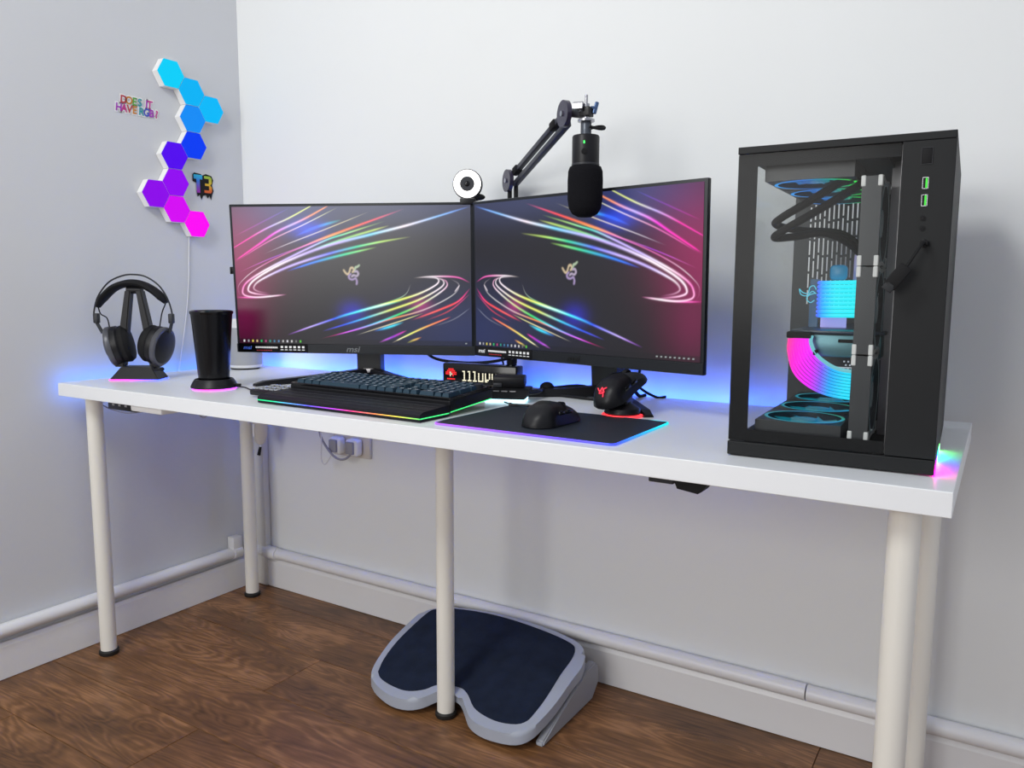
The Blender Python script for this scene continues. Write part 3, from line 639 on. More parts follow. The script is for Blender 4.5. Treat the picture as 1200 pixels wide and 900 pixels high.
cable([(0.50, -0.47, 0.742), (0.530, -0.455, zc), (0.575, -0.475, zc), (0.618, -0.500, 0.745)], 0.0016, M_black, 'thin black cable from the tumbler coaster to the small keypad')
cable([(0.80, -0.13, 0.860), (0.84, -0.12, 0.806), (0.92, -0.115, 0.794), (1.02, -0.115, 0.800), (1.10, -0.10, 0.822), (1.18, -0.09, 0.868)], 0.0036, M_matte, 'black cable sagging between the two monitors behind the pixel clock')
cable([(1.372, -0.13, 0.880), (1.378, -0.11, 0.810), (1.393, -0.10, 0.762), (1.395, -0.07, zc + 0.001), (1.40, -0.046, zc)], 0.0040, M_matte, 'black cable dropping behind the docked mouse, nearer the monitor stand', group=None)
cable([(1.400, -0.13, 0.880), (1.412, -0.11, 0.812), (1.404, -0.10, 0.768), (1.43, -0.06, zc), (1.45, -0.046, zc)], 0.0030, M_matte, 'black cable dropping behind the docked mouse, further from the monitor stand')
cable([(1.035, -0.12, 0.880), (1.055, -0.11, 0.80), (1.065, -0.10, 0.75), (1.075, -0.06, zc)], 0.0022, M_matte, 'thin black cable dropping behind the pixel clock beside the microphone post')
cable([(1.190, -0.315, zc), (1.215, -0.335, zc + 0.001), (1.225, -0.3470, zc + 0.004), (1.245, -0.353, zc + 0.003), (1.32, -0.350, zc + 0.0025)], 0.0018, M_dgrey, 'grey cable from the lit dock to the rear edge of the mouse mat')

# ------------------------------------------------------------------ microphone and boom arm
arm = thing('boom_arm', 'black jointed boom arm clamped behind the monitors, holding the microphone', 'microphone arm', (1.05, -0.062, 0.735))
A0 = Vector((0, 0, 0)); J1 = Vector((0.0, 0.002, 0.503)); P2 = Vector((1.308 - 1.05, -0.255 + 0.062, 1.331 - 0.735))
b = B(); b.cyl((0, 0, 0.0), (0, 0, 0.012), 0.026, 0.024, 28); b.cyl((0, 0, 0.012), (0, 0, 0.07), 0.014, 0.012, 20); b.box((0, 0.026, -0.02), (0.035, 0.010, 0.06), bev=0.002); obj('clamp', b, M_black, arm)
b = B()
for s in (-1, 1): b.tube([(0.009 * s, 0, 0.06), (0.009 * s, 0.002, 0.495)], 0.0055, 10)
obj('lower_arm', b, M_black, arm)
d = (P2 - J1).normalized(); hd = Vector((d.x, d.y, 0)).normalized(); sd = Vector((-hd.y, hd.x, 0)); upn = sd.cross(d) * -1
if upn.z < 0: upn = -upn
b = B()
for o_ in (0.013, -0.013):
    q = upn * o_; rr = 0.0062
    a_, c_ = J1 + q + d * 0.012, P2 + q - d * 0.012
    Mx = Matrix((sd, upn, d)).transposed().to_4x4(); Mx.translation = (a_ + c_) / 2
    b.box((0, 0, 0), (0.013, 0.0115, (c_ - a_).length), bev=0.0015, M=Mx)
obj('upper_arm', b, mat('arm_metal', (0.05, 0.052, 0.065), 0.38, metal=0.5), arm)
b = B()
for k in (0.10, 0.78):
    Mx = Matrix((sd, upn, d)).transposed().to_4x4(); Mx.translation = J1 + (P2 - J1) * k + upn * 0.013
    b.box((0, 0, 0), (0.019, 0.018, 0.026), bev=0.003, M=Mx)
obj('cable_strap', b, M_matte, arm)
def disc(c, r, th):
    b = B(); b.cyl(c - sd * th / 2, c + sd * th / 2, r, n=36); return b
for nm, c in (('elbow_disc', J1), ('end_disc', P2)):
    c = c - sd * 0.013; b = disc(c, 0.0265, 0.010)
    o = obj(nm, b, mat('disc_plastic', (0.035, 0.03, 0.055), 0.25), arm)
    b = B(); b.cyl(c - sd * 0.008, c + sd * 0.008, 0.0055, n=16); obj('screw', b, M_steel, o)
MC = Vector((1.3726 - 1.05, -0.3106 + 0.062, 0))
zz = lambda v: v - 0.735
b = B(); b.tube([P2 + d * 0.006, Vector((MC.x - 0.012, MC.y + 0.014, zz(1.318))), Vector((MC.x, MC.y, zz(1.318)))], 0.0085, 12); b.box((MC.x, MC.y, zz(1.318)), (0.022, 0.022, 0.018), bev=0.002); obj('end_bracket', b, M_black, arm)
b = B(); b.cyl((MC.x, MC.y, zz(1.300)), (MC.x, MC.y, zz(1.304)), 0.0165, n=28); b.cyl((MC.x, MC.y, zz(1.304)), (MC.x, MC.y, zz(1.3335)), 0.0062, n=20); b.cyl((MC.x, MC.y, zz(1.3335)), (MC.x, MC.y, zz(1.350)), 0.0030, n=16)
obj('thread_mount', b, M_steel, arm)
rgt = Vector((math.cos(CY), math.sin(CY), 0)); fwd = Vector((math.sin(CY), -math.cos(CY), 0))
b = B(); c = Vector((MC.x, MC.y, zz(1.327))) - rgt * 0.016 + fwd * 0.006; b.cyl(c - rgt * 0.009 - fwd * .003, c + rgt * 0.009 + fwd * .003, 0.0095, n=6); obj('thumb_screw', b, M_steel, arm)
b = B(); c = Vector((MC.x, MC.y, zz(1.326))) + rgt * 0.018; b.box((0, 0, 0), (0.008, 0.006, 0.024), bev=0.0025, M=Matrix.Translation(c + Vector((0, 0, 0.0))) @ Matrix.Rotation(CY, 4, 'Z') @ Matrix.Rotation(0.25, 4, 'Y')); b.cyl(c - rgt * 0.010, c + rgt * 0.002, 0.0035, n=12); obj('wing_nut', b, mat('blued_steel', (0.10, 0.16, 0.30), 0.25, metal=0.9), arm)
b = B(); cc = Vector((MC.x, MC.y, zz(1.289))); pts = [cc + rgt * (0.006 + 0.030 * math.sin(t)) * 1 - fwd * 0.012 * math.cos(t) * (1 if t < PI else 1) + Vector((0, 0, 0.004 * math.sin(2 * t))) for t in [PI * k / 10 for k in range(11)]]; b.tube(pts, 0.0028, 8); obj('cable_loop', b, M_matte, arm)
mic = thing('microphone', 'black microphone with foam windscreen hanging in front of the right monitor', 'microphone', (1.3726, -0.3106, 1.1180), CY)
b = B(); b.lathe([(0.0005, 0.0), (0.014, 0.0012), (0.025, 0.007), (0.0315, 0.018), (0.0342, 0.035), (0.0345, 0.070), (0.0335, 0.088), (0.0305, 0.0965), (0.026, 0.0985)], 40); obj('foam_windscreen', b, M_foam, mic, ang=80)
b = B(); b.lathe([(0.0245, 0.094), (0.0262, 0.102), (0.0265, 0.104), (0.0265, 0.153), (0.0250, 0.1555)], 40); obj('body', b, M_black, mic)
b = B(); b.lathe([(0.0268, 0.0985), (0.0272, 0.1005), (0.0268, 0.1025)], 40); obj('trim_ring', b, M_dgrey, mic)
b = B(); b.lathe([(0.0105, 0.155), (0.0105, 0.180), (0.0090, 0.1822)], 28); obj('mount_stem', b, mat('stem_grey', (0.07, 0.08, 0.10), 0.35, metal=0.4), mic)
b = B(); b.box((-0.0055, -0.0263, 0.1395), (0.0022, 0.0012, 0.0048)); obj('status_light', b, glow('led_green', (0.05, 1.0, 0.12), 3.0), mic, smooth=False)
b = B(); b.cyl((-0.0055, -0.0240, 0.1225), (-0.0055, -0.0285, 0.1225), 0.0052, n=20); obj('knob', b, M_matte, mic)

# ------------------------------------------------------------------ webcam with ring light
wc = thing('webcam', 'round webcam with white glowing ring light on the left monitor top corner', 'webcam', (0.985, -0.160, 1.1880), 0.50)
b = B(); b.lathe([(0.030, 0.0), (0.0350, 0.004), (0.0355, 0.014), (0.030, 0.021), (0.012, 0.024)], 40, Matrix.Translation((0, 0.0, 0.0365)) @ Matrix.Rotation(-PI / 2, 4, 'X')); obj('housing', b, M_dgrey, wc)
b = B()
ring_o = [b.bm.verts.new((0.0325 * math.cos(2 * PI * i / 40), -0.0012, 0.0365 + 0.0325 * math.sin(2 * PI * i / 40))) for i in range(40)]
ring_i = [b.bm.verts.new((0.0172 * math.cos(2 * PI * i / 40), -0.0012, 0.0365 + 0.0172 * math.sin(2 * PI * i / 40))) for i in range(40)]
for i in range(40): b.bm.faces.new((ring_o[i], ring_o[(i + 1) % 40], ring_i[(i + 1) % 40], ring_i[i]))
obj('ring_light', b, glow('ring_white', (1.0, 0.98, 0.95), 2.6), wc, smooth=False)
b = B(); b.cyl((0, 0.004, 0.0365), (0, -0.0022, 0.0365), 0.0172, n=32); obj('lens_housing', b, M_dgrey, wc)
b = B(); b.sphere((0, -0.0022, 0.0365), 0.0065, (1, 0.35, 1), 16); obj('lens', b, M_gloss, wc)
b = B(); b.box((0.002, 0.006, -0.0005), (0.036, 0.036, 0.006), bev=0.002); b.box((0.002, -0.0115, -0.005), (0.036, 0.003, 0.013), bev=0.001); b.box((0.014, 0.022, 0.006), (0.022, 0.020, 0.014), bev=0.004); obj('clip', b, M_black, wc)
b = B(); b.sphere((0.022, 0.022, 0.008), 0.012, (1.6, 0.8, 0.7), 14); obj('cable_boot', b, M_black, wc)

# ------------------------------------------------------------------ headset and stand
HX, HY = 0.144, -0.482
hs = thing('headset_stand', 'black two-pronged headset stand with magenta and blue underglow', 'headset stand', (HX, HY, 0.735), CY)
b = B()
lo_ = [(-.063, -.030), (.066, -.030), (.066, .034), (-.063, .034)]; hi_ = [(-.036, -.018), (.044, -.018), (.044, .026), (-.036, .026)]
vl = [b.bm.verts.new((x, y, 0.003)) for x, y in lo_]; vh = [b.bm.verts.new((x, y, 0.036)) for x, y in hi_]
b.bm.faces.new(vl[::-1]); b.bm.faces.new(vh)
for i in range(4): b.bm.faces.new((vl[i], vl[(i + 1) % 4], vh[(i + 1) % 4], vh[i]))
bmesh.ops.bevel(b.bm, geom=b.bm.edges[:], offset=0.002, segments=2, affect='EDGES'); obj('base', b, M_black, hs)
for s in (-1, 1):
    b = B(); pts = [(s * 0.047, 0.004, 0.034), (s * 0.014, 0.004, 0.236)]
    w0 = 0.011
    v = []
    for (x, y, z), w_ in zip(pts, (0.013, 0.0075)):
        v.append([b.bm.verts.new((x + dx * w_, y + dy * 0.012, z)) for dx, dy in ((-1, -1), (1, -1), (1, 1), (-1, 1))])
    for i in range(4): b.bm.faces.new((v[0][i], v[0][(i + 1) % 4], v[1][(i + 1) % 4], v[1][i]))
    b.bm.faces.new(v[0][::-1]); b.bm.faces.new(v[1]); bmesh.ops.bevel(b.bm, geom=b.bm.edges[:], offset=0.0025, segments=2, affect='EDGES')
    obj('prong', b, mat('stand_satin', (0.012, 0.012, 0.014), 0.4, spec=0.25), hs)
b = B(); b.cyl((-0.019, 0.004, 0.236), (0.019, 0.004, 0.236), 0.010, n=20); obj('yoke', b, M_black, hs)
b = B(); n = 24; fr = [(-0.0635 + 0.130 * i / n, -0.0305) for i in range(n + 1)] + [(0.0665, -0.03 + 0.06 * i / 8) for i in range(1, 9)]
va = [b.bm.verts.new((x, y, 0.0006)) for x, y in fr]; vb = [b.bm.verts.new((x, y, 0.0032)) for x, y in fr]
for i in range(len(fr) - 1): b.bm.faces.new((va[i], va[i + 1], vb[i + 1], vb[i]))
o = obj('underglow', b, vmat('led_under', 5.0), hs, smooth=False); colour(o, lambda c: ramp([(-.07, (.9, .02, .25)), (-.02, (.85, .03, .8)), (.02, (.2, .05, 1)), (.07, (.03, .08, 1))], c.x))

hd_ = thing('headset', 'black over-ear headset with thin wire headband hung on its stand', 'headset', (HX, HY, 0.735), CY)
sc = 1 / 436.0
def hp(px_, py_, y=0.004): return ((px_ - 160.5) * sc, y, (444.5 - py_) * sc)
pts = [hp(112, 378), hp(112.5, 366), hp(118, 349), hp(131, 333), hp(147, 325.5), hp(160, 324), hp(174, 326.5), hp(188, 336), hp(197, 350), hp(201.5, 365), hp(202, 375)]
b = B(); b.tube(cr(pts, 5), 0.0022, 8); obj('wire_band', b, M_dgrey, hd_)
pts = [hp(117.5, 361), hp(124, 351), hp(136, 340), hp(148, 335), hp(158, 333.5), hp(170, 335.5), hp(182, 342), hp(191, 350), hp(195.5, 356)]
b = B(); C_ = cr(pts, 6); rings = []
for i, p in enumerate(C_):
    t_ = (C_[min(i + 1, len(C_) - 1)] - C_[max(i - 1, 0)]).normalized(); nn = Vector((-t_.z, 0, t_.x)); k = min(1, min(i, len(C_) - 1 - i) / 6); th = 0.0045 + 0.005 * k; wd = 0.012 + 0.010 * k
    rings.append([b.bm.verts.new(p + nn * (th * math.cos(a)) + Vector((0, wd * math.sin(a), 0))) for a in [2 * PI * j / 12 for j in range(12)]])
for A, D in zip(rings, rings[1:]):
    for j in range(12): b.bm.faces.new((A[j], A[(j + 1) % 12], D[(j + 1) % 12], D[j]))
b.bm.faces.new(rings[0][::-1]); b.bm.faces.new(rings[-1]); obj('padded_headband', b, M_matte, hd_)
for s, cxp in ((-1, 137.5), (1, 184.0)):
    c = Vector(hp(cxp, 405, 0.004)); tl = math.radians(13) * s; yw = math.radians(-12) * s
    # axis of the cup points outwards; tilt so the bottoms lean together
    Mc = Matrix.Translation(c) @ Matrix.Rotation(tl, 4, 'Y') @ Matrix.Rotation(yw, 4, 'Z') @ Matrix.Rotation(s * PI / 2, 4, 'Y')
    Mc = Mc @ Matrix.Diagonal((1.10, 0.95, 1.08, 1))
    b = B(); b.lathe([(0.026, -0.034), (0.040, -0.031), (0.0455, -0.022), (0.0440, -0.012), (0.041, -0.009)], 36, Mc); cup = obj('ear_cushion', b, M_matte, hd_)
    b = B(); b.lathe([(0.042, -0.012), (0.0465, -0.007), (0.0465, 0.004), (0.044, 0.010)], 36, Mc); obj('ear_cup', b, M_black, hd_)
    b = B(); b.lathe([(0.0462, 0.006), (0.0480, 0.009), (0.0480, 0.016), (0.0455, 0.019)], 36, Mc); obj('cup_ring', b, mat('ring_gunmetal', (0.09, 0.092, 0.105), 0.35, metal=0.3), hd_)
    b = B(); b.lathe([(0.0440, 0.014), (0.040, 0.020), (0.024, 0.026), (0.0005, 0.027)], 36, Mc); obj('cup_cover', b, M_black, hd_)
    sx = 115 if s < 0 else 201
    b = B(); p = Vector(hp(sx, 374)); b.box(p, (0.013, 0.016, 0.026), bev=0.003); b.tube([p + Vector((0, 0, -0.012)), Vector(hp(121 if s < 0 else 198, 391))], 0.0045, 8); obj('slider', b, M_dgrey, hd_)
    w_ = [hp(117.5, 361), hp(120, 369), hp(127, 374), hp(129.5, 386)] if s < 0 else [hp(195, 357), hp(191, 366), hp(189, 374), hp(187, 384)]
    b = B(); b.tube(cr(w_, 5), 0.0016, 6); obj('wire', b, M_matte, hd_)
b = B(); p = Vector(hp(181, 427, -0.022)); b.tube(cr([p, p + Vector((0.006, -0.004, -0.010)), p + Vector((0.016, -0.005, -0.012)), p + Vector((0.026, -0.005, -0.010))], 4), 0.0028, 8); b.sphere(p + Vector((0.028, -0.005, -0.0095)), 0.0062, (1, 1, .9), 12); obj('boom_microphone', b, M_matte, hd_)

# ------------------------------------------------------------------ tumbler on a lit coaster
co = thing('coaster', 'black round cup coaster with pink underglow beneath the tumbler', 'coaster', (0.4650, -0.4905, 0.735), CY)
b = B(); b.lathe([(0.0530, 0.003), (0.0545, 0.006), (0.0500, 0.016), (0.0445, 0.024), (0.0420, 0.0245), (0.0415, 0.014)], 40); obj('body', b, M_black, co)
b = B(); b.lathe([(0.0490, 0.0006), (0.0515, 0.0022), (0.0490, 0.0032)], 40); o = obj('underglow', b, MATS['led_under'], co); colour(o, lambda c: ramp([(-.05, (.5, .05, .9)), (.0, (1., .04, .6)), (.05, (.5, .05, 1))], c.x))
b = B(); b.box((0.058, -0.002, 0.009), (0.014, 0.009, 0.006), bev=0.001); obj('cable_plug', b, M_matte, co)
tb = thing('tumbler', 'tall tapered black tumbler cup with lid standing on the lit coaster', 'tumbler', (0.4650, -0.4905, 0.735 + 0.0155), 0)
b = B(); b.lathe([(0.033, 0.0), (0.0350, 0.003), (0.0365, 0.020), (0.0405, 0.075), (0.0455, 0.140), (0.0475, 0.162), (0.0480, 0.167)], 48); obj('cup', b, mat('tumbler_gloss', (0.004, 0.004, 0.005), 0.25, spec=0.25), tb)
b = B(); b.lathe([(0.0490, 0.165), (0.0500, 0.168), (0.0498, 0.172), (0.0465, 0.1735), (0.044, 0.1695), (0.01, 0.1695)], 48); obj('lid', b, M_gloss, tb)

# ------------------------------------------------------------------ smart speaker
sp = thing('smart_speaker', 'white and grey cylindrical speaker in the corner behind the left monitor', 'speaker', (0.145, -0.135, 0.735), 0)
b = B(); b.lathe([(0.040, 0.0), (0.042, 0.002), (0.042, 0.005)], 40); obj('foot', b, M_matte, sp)
b = B(); b.lathe([(0.044, 0.004), (0.049, 0.007), (0.050, 0.014)], 40); obj('base', b, M_white, sp)
b = B(); b.lathe([(0.050, 0.014), (0.0505, 0.07), (0.050, 0.125)], 40); obj('body', b, M_greyp, sp)
b = B(); b.lathe([(0.050, 0.125), (0.0500, 0.145), (0.046, 0.150), (0.01, 0.1505)], 40); obj('top_cap', b, M_white, sp)

# ------------------------------------------------------------------ hexagon wall lights and their cable
hexes = [(0, 0, (0.0, 0.62, 0.95), 'cyan hexagon wall light, topmost of the chain'), (1, -.5, (0.0, 0.45, 0.92), 'bright azure hexagon wall light, second from the top of the chain'),
         (2, -1, (0.0, 0.48, 0.95), 'bright azure hexagon wall light sticking out furthest right'), (1, -1.5, (0.005, 0.26, 0.92), 'medium blue hexagon wall light between azure and deep blue ones'),
         (1, -2.5, (0.0, 0.045, 0.90), 'deep blue hexagon wall light in the middle of the chain'), (0, -3, (0.085, 0.0, 0.86), 'indigo hexagon wall light left of the deep blue one'),
         (0, -4, (0.28, 0.0, 0.88), 'violet hexagon wall light directly under the indigo one'), (-1, -4.5, (0.26, 0.0, 0.82), 'purple hexagon wall light sticking out furthest left'),
         (0, -5, (0.66, 0.0, 0.90), 'magenta-violet hexagon wall light, second from the bottom'), (1, -5.5, (0.98, 0.0, 0.92), 'pink-magenta hexagon wall light, lowest of the chain')]
for cx_, cz_, c, lab in hexes:
    y = -0.2585 + cx_ * 0.0657; z = 1.582 + cz_ * 0.0757
    t = thing('hexagon_light', lab, 'wall light', (0.001, y, z), 0, 'chain of hexagon wall lights'); r = 0.0757 / math.sqrt(3)
    Mh = Matrix.Rotation(PI / 2, 4, 'Z') @ Matrix.Rotation(PI / 2, 4, 'X')      # xy outline -> yz plane, z -> +x
    hp_ = lambda q: [(q * math.cos(PI / 3 * k), q * math.sin(PI / 3 * k)) for k in range(6)]
    b = B(); b.prism(hp_(r - 0.0006), 0.0, 0.0235, Mh); obj('body', b, M_white, t, smooth=False)
    b = B(); b.prism(hp_(r - 0.0012), 0.0236, 0.0262, Mh, bev=0.001)
    o = obj('diffuser', b, M_vsoft, t, smooth=False)
    colour(o, lambda p, c=c: c)
cable([(0.004, -0.2063, 1.150), (0.004, -0.212, 1.06), (0.004, -0.2161, 0.9953), (0.004, -0.2304, 0.8887), (0.006, -0.2617, 0.740), (0.012, -0.275, 0.690)], 0.0016, M_cablew, 'thin white cable hanging down the left wall from the lowest hexagon')

# ------------------------------------------------------------------ stickers on the left wall
def wall_frame(y, z): return Matrix.Translation((0.0015, y, z)) @ Matrix.Rotation(PI / 2, 4, 'Z') @ Matrix.Rotation(PI / 2, 4, 'X')
st = thing('wall_sticker', 'rainbow lettered wall sticker reading DOES IT HAVE RGB?', 'sticker', (0, 0, 0))
rbw = [(0.45, .03, .05), (0.55, .20, .02), (.10, .35, .05), (.02, .3, .35), (.05, .08, .5), (.35, .03, .45), (.55, .03, .25)]
def letters(word, y0, z0, size, adv, rot, parent, k0):
    x = 0
    for i, ch in enumerate(word):
        if ch != ' ':
            Mw = wall_frame(y0 + x * math.cos(rot), z0 + x * math.sin(rot)) @ Matrix.Rotation(rot, 4, 'Z')
            bk = text_mesh('letter_backing', ch, size, M_white, parent, Matrix.Translation((-0.0004, 0, 0)) @ Mw, 0.0003, 0.0040, 0.12, 0.9)
            text_mesh('letter', ch, size, mat('sticker_ink_%d' % ((i + k0) % 7), rbw[(i + k0) % 7], 0.4), parent, Matrix.Translation((0.0007, 0, 0)) @ Mw, 0.0002, 0.0008, 0.12, 0.9)
        x += adv * (0.3 if ch == ' ' else 0.62 if ch == 'I' else 1.03)
letters('DOES IT', -0.393, 1.487, 0.029, 0.0155, 0.0, st, 0)
letters('HAVE RGB?', -0.408, 1.464, 0.029, 0.0150, 0.0, st, 5)
st2 = thing('wall_sticker', 'small dripping rainbow graffiti sticker on black right of the hexagons', 'sticker', (0, 0, 0))
b = B(); Mw = wall_frame(-0.149, 1.283)
outl = [(-.036, .030), (-.030, .036), (-.008, .034), (-.002, .030), (.010, .036), (.030, .032), (.036, .020), (.031, .004), (.036, -.012), (.030, -.026), (.026, -.040), (.021, -.027), (.014, -.036), (.008, -.026), (-.002, -.030), (-.008, -.042), (-.013, -.027), (-.021, -.034), (-.024, -.018), (-.018, .006), (-.036, .010)]
b.prism(outl[::-1], 0.0, 0.0008, Mw); obj('backing', b, M_matte, st2, smooth=False)
def rc(n, c): return mat(n, c, 0.4)
b = B(); b.prism([(-.033, .018), (-.024, .018), (-.024, -.022), (-.012, -.022), (-.012, .018), (-.003, .018), (-.003, .031), (-.033, .031)], 0.0009, 0.0013, Mw)
t_ = obj('letter', b, None, st2, smooth=False)
def grad_mat(name, stops):
    m = bpy.data.materials.new(name); m.use_nodes = True; n = m.node_tree.nodes; l = m.node_tree.links; tc = n.new('ShaderNodeTexCoord'); sp_ = n.new('ShaderNodeSeparateXYZ'); r_ = n.new('ShaderNodeValToRGB'); mr = n.new('ShaderNodeMapRange')
    l.new(tc.outputs['Object'], sp_.inputs[0]); l.new(sp_.outputs['Z'], mr.inputs[0]); mr.inputs[1].default_value = 1.245; mr.inputs[2].default_value = 1.316; l.new(mr.outputs[0], r_.inputs[0]); l.new(r_.outputs[0], n['Principled BSDF'].inputs['Base Color'])
    e = r_.color_ramp.elements; e[0].position = stops[0][0]; e[0].color = (*stops[0][1], 1); e[1].position = stops[-1][0]; e[1].color = (*stops[-1][1], 1)
    for p, c in stops[1:-1]: q = e.new(p); q.color = (*c, 1)
    return m
t_.data.materials.append(grad_mat('ink_cool', [(0, (.5, .02, .2)), (.35, (.25, .02, .45)), (.7, (.02, .15, .6)), (1, (.0, .5, .7))]))
b = B(); b.prism([(.003, -.020), (.026, -.020), (.030, -.014), (.030, -.002), (.024, .004), (.030, .010), (.030, .024), (.024, .030), (.004, .030), (.004, .022), (.020, .022), (.020, .008), (.006, .008), (.006, .001), (.020, .001), (.020, -.012), (.003, -.012)], 0.0009, 0.0013, Mw)
obj('letter', b, grad_mat('ink_warm', [(0, (.55, .02, .02)), (.35, (.7, .12, .01)), (.65, (.7, .5, .02)), (1, (.2, .5, .05))]), st2, smooth=False)

# ------------------------------------------------------------------ computer case
pc = thing('computer_case', 'tall black computer tower with glass front and glowing fans on the desk right end', 'computer', (1.748, -0.5745, 0.735), 0.0354)
PW, PH, PD = 0.272, 0.4446, 0.445
b = B(); b.box((PW / 2, PD / 2, 0.0120), (PW, PD, 0.0200), bev=0.0012); obj('base_panel', b, M_case, pc, smooth=False)
b = B()
for x in (0.03, PW - 0.03):
    for y in (0.03, PD - 0.03): b.box((x, y, 0.001), (0.03, 0.03, 0.002))
obj('feet', b, M_rubber, pc, smooth=False)
b = B(); b.box((PW / 2, PD / 2, PH - 0.005), (PW, PD, 0.010), bev=0.001); obj('top_panel', b, M_case, pc, smooth=False)
b = B(); b.box((PW - 0.0015, PD / 2 + 0.001, PH / 2 + 0.006), (0.003, PD - 0.002, PH - 0.034)); obj('side_panel', b, M_case, pc, smooth=False)
b = B(); b.box((0.2415, 0.004, PH / 2 + 0.0065), (0.061, 0.008, PH - 0.0335), bev=0.0008); ip = obj('front_column', b, M_case, pc, smooth=False)
# inner face of the column and rails
b = B(); b.box((0.2110, 0.09, PH / 2 + 0.006), (0.002, 0.160, PH - 0.036)); obj('inner_plate', b, M_grey, pc, smooth=False)
b = B(); b.box((0.1985, 0.165, PH / 2 + 0.006), (0.023, 0.010, PH - 0.036)); obj('inner_plate', b, M_grey, pc, smooth=False)
# front details
b = B(); b.box((0.2393, -0.0006, 0.4148), (0.0115, 0.0016, 0.0190), bev=0.0006); o = obj('power_button', b, M_matte, pc)
b = B()
for x in (0.2330, 0.2456): b.box((x, -0.0009, 0.4148), (0.0006, 0.001, 0.0200))
for z in (0.4046, 0.4250): b.box((0.2393, -0.0009, z), (0.0130, 0.001, 0.0006))
obj('button_frame', b, M_dgrey, pc, smooth=False)
for z in (0.3808, 0.3590):
    b = B()
    for x, w_ in ((0.2364, .0007), (0.2428, .0007)): b.box((x, -0.0006, z), (w_, 0.0016, 0.0142))
    for dz in (-0.0070, 0.0070): b.box((0.2396, -0.0006, z + dz), (0.0066, 0.0016, 0.0007))
    o = obj('usb_port', b, M_steel, pc, smooth=False)
    b = B(); b.box((0.2408, -0.0006, z), (0.0022, 0.0016, 0.0125)); obj('tongue', b, glow('usb_green', (0.03, 0.9, 0.02), 0.9), o, smooth=False)
for z in (0.3365, 0.3238):
    b = B(); b.cyl((0.2392, 0.001, z), (0.2392, -0.0012, z), 0.0034, n=20); o = obj('audio_jack', b, M_matte, pc); b = B(); b.cyl((0.2392, -0.0010, z), (0.2392, -0.0016, z), 0.0016, n=12); obj('hole', b, M_gloss, o)
b = B(); b.box((0.2430, -0.0008, 0.3045), (0.0042, 0.0016, 0.0100), bev=0.0008); obj('usb_c_port', b, M_gloss, pc)
# glass panes with printed black borders
b = B(); b.box((0.1052, 0.0025, PH / 2 + 0.006), (0.2096, 0.004, PH - 0.0335)); obj('glass_pane', b, M_glass, pc, smooth=False)
b = B(); zb, zt = 0.0235, PH - 0.0105
b.box((0.0135, 0.0058, (zb + zt) / 2), (0.027, 0.0012, zt - zb)); b.box((0.118, 0.0058, zt - 0.0085), (0.182, 0.0012, 0.017)); b.box((0.118, 0.0058, zb + 0.0085), (0.182, 0.0012, 0.017))
obj('glass_border', b, M_matte, pc, smooth=False)
b = B(); b.box((0.0015, PD / 2 + 0.003, PH / 2 + 0.006), (0.003, PD - 0.010, PH - 0.0335)); obj('glass_pane', b, M_glass_side, pc, smooth=False)
# back panel with real slots
b = B(); yb_ = PD - 0.004; bx0, bx1 = 0.022, 0.130; zb0, zb1 = 0.215, 0.405
b.box((0.011, yb_, PH / 2), (0.022, 0.003, PH - 0.04)); b.box(((bx1 + PW) / 2, yb_, PH / 2), (PW - bx1, 0.003, PH - 0.04))
b.box(((bx0 + bx1) / 2, yb_, (0.02 + zb0) / 2), (bx1 - bx0, 0.003, zb0 - 0.02)); b.box(((bx0 + bx1) / 2, yb_, (zb1 + PH - 0.01) / 2), (bx1 - bx0, 0.003, PH - 0.01 - zb1))
pit = 0.0081; i = 0; x = bx0
while x < bx1 - 0.002:
    xe = min(x + pit - 0.0028, bx1); b.box(((x + xe) / 2, yb_, (zb0 + zb1) / 2), (xe - x, 0.003, zb1 - zb0))
    off = (0, 0.014, 0.004, 0.020)[i % 4]; z = zb0 + off
    while z < zb1:
        b.box((xe + 0.0014, yb_, z), (0.0030, 0.003, 0.0045)); z += 0.036 if (i % 2) else 0.031
    x += pit; i += 1
obj('rear_grille', b, mat('case_interior', (0.05, 0.052, 0.055), 0.5), pc, smooth=False)
# motherboard tray and board
b = B(); b.box((0.1935, 0.30, PH / 2 + 0.006), (0.003, 0.27, PH - 0.04)); obj('motherboard_tray', b, MATS['case_interior'], pc, smooth=False)
b = B(); b.box((0.1880, 0.31, 0.265), (0.004, 0.24, 0.26)); mb = obj('motherboard', b, mat('board_blue', (0.01, 0.03, 0.05), 0.35), pc, smooth=False)
b = B(); b.box((0.180, 0.41, 0.31), (0.012, 0.03, 0.12), bev=0.002); b.box((0.180, 0.34, 0.375), (0.012, 0.12, 0.024), bev=0.002); obj('heatsink', b, M_dgrey, pc)
b = B(); b.box((0.155, 0.285, 0.275), (0.050, 0.065, 0.055), bev=0.004); obj('pump_block', b, mat('pump_lilac', (0.40, 0.36, 0.55), 0.3, emit=(0.30, 0.26, 0.5), estr=0.25), pc)
b = B(); 
for k in range(4): b.box((0.166, 0.225 + 0.010 * k, 0.29), (0.04, 0.006, 0.135), bev=0.001)
obj('memory_stick', b, M_dgrey, pc)
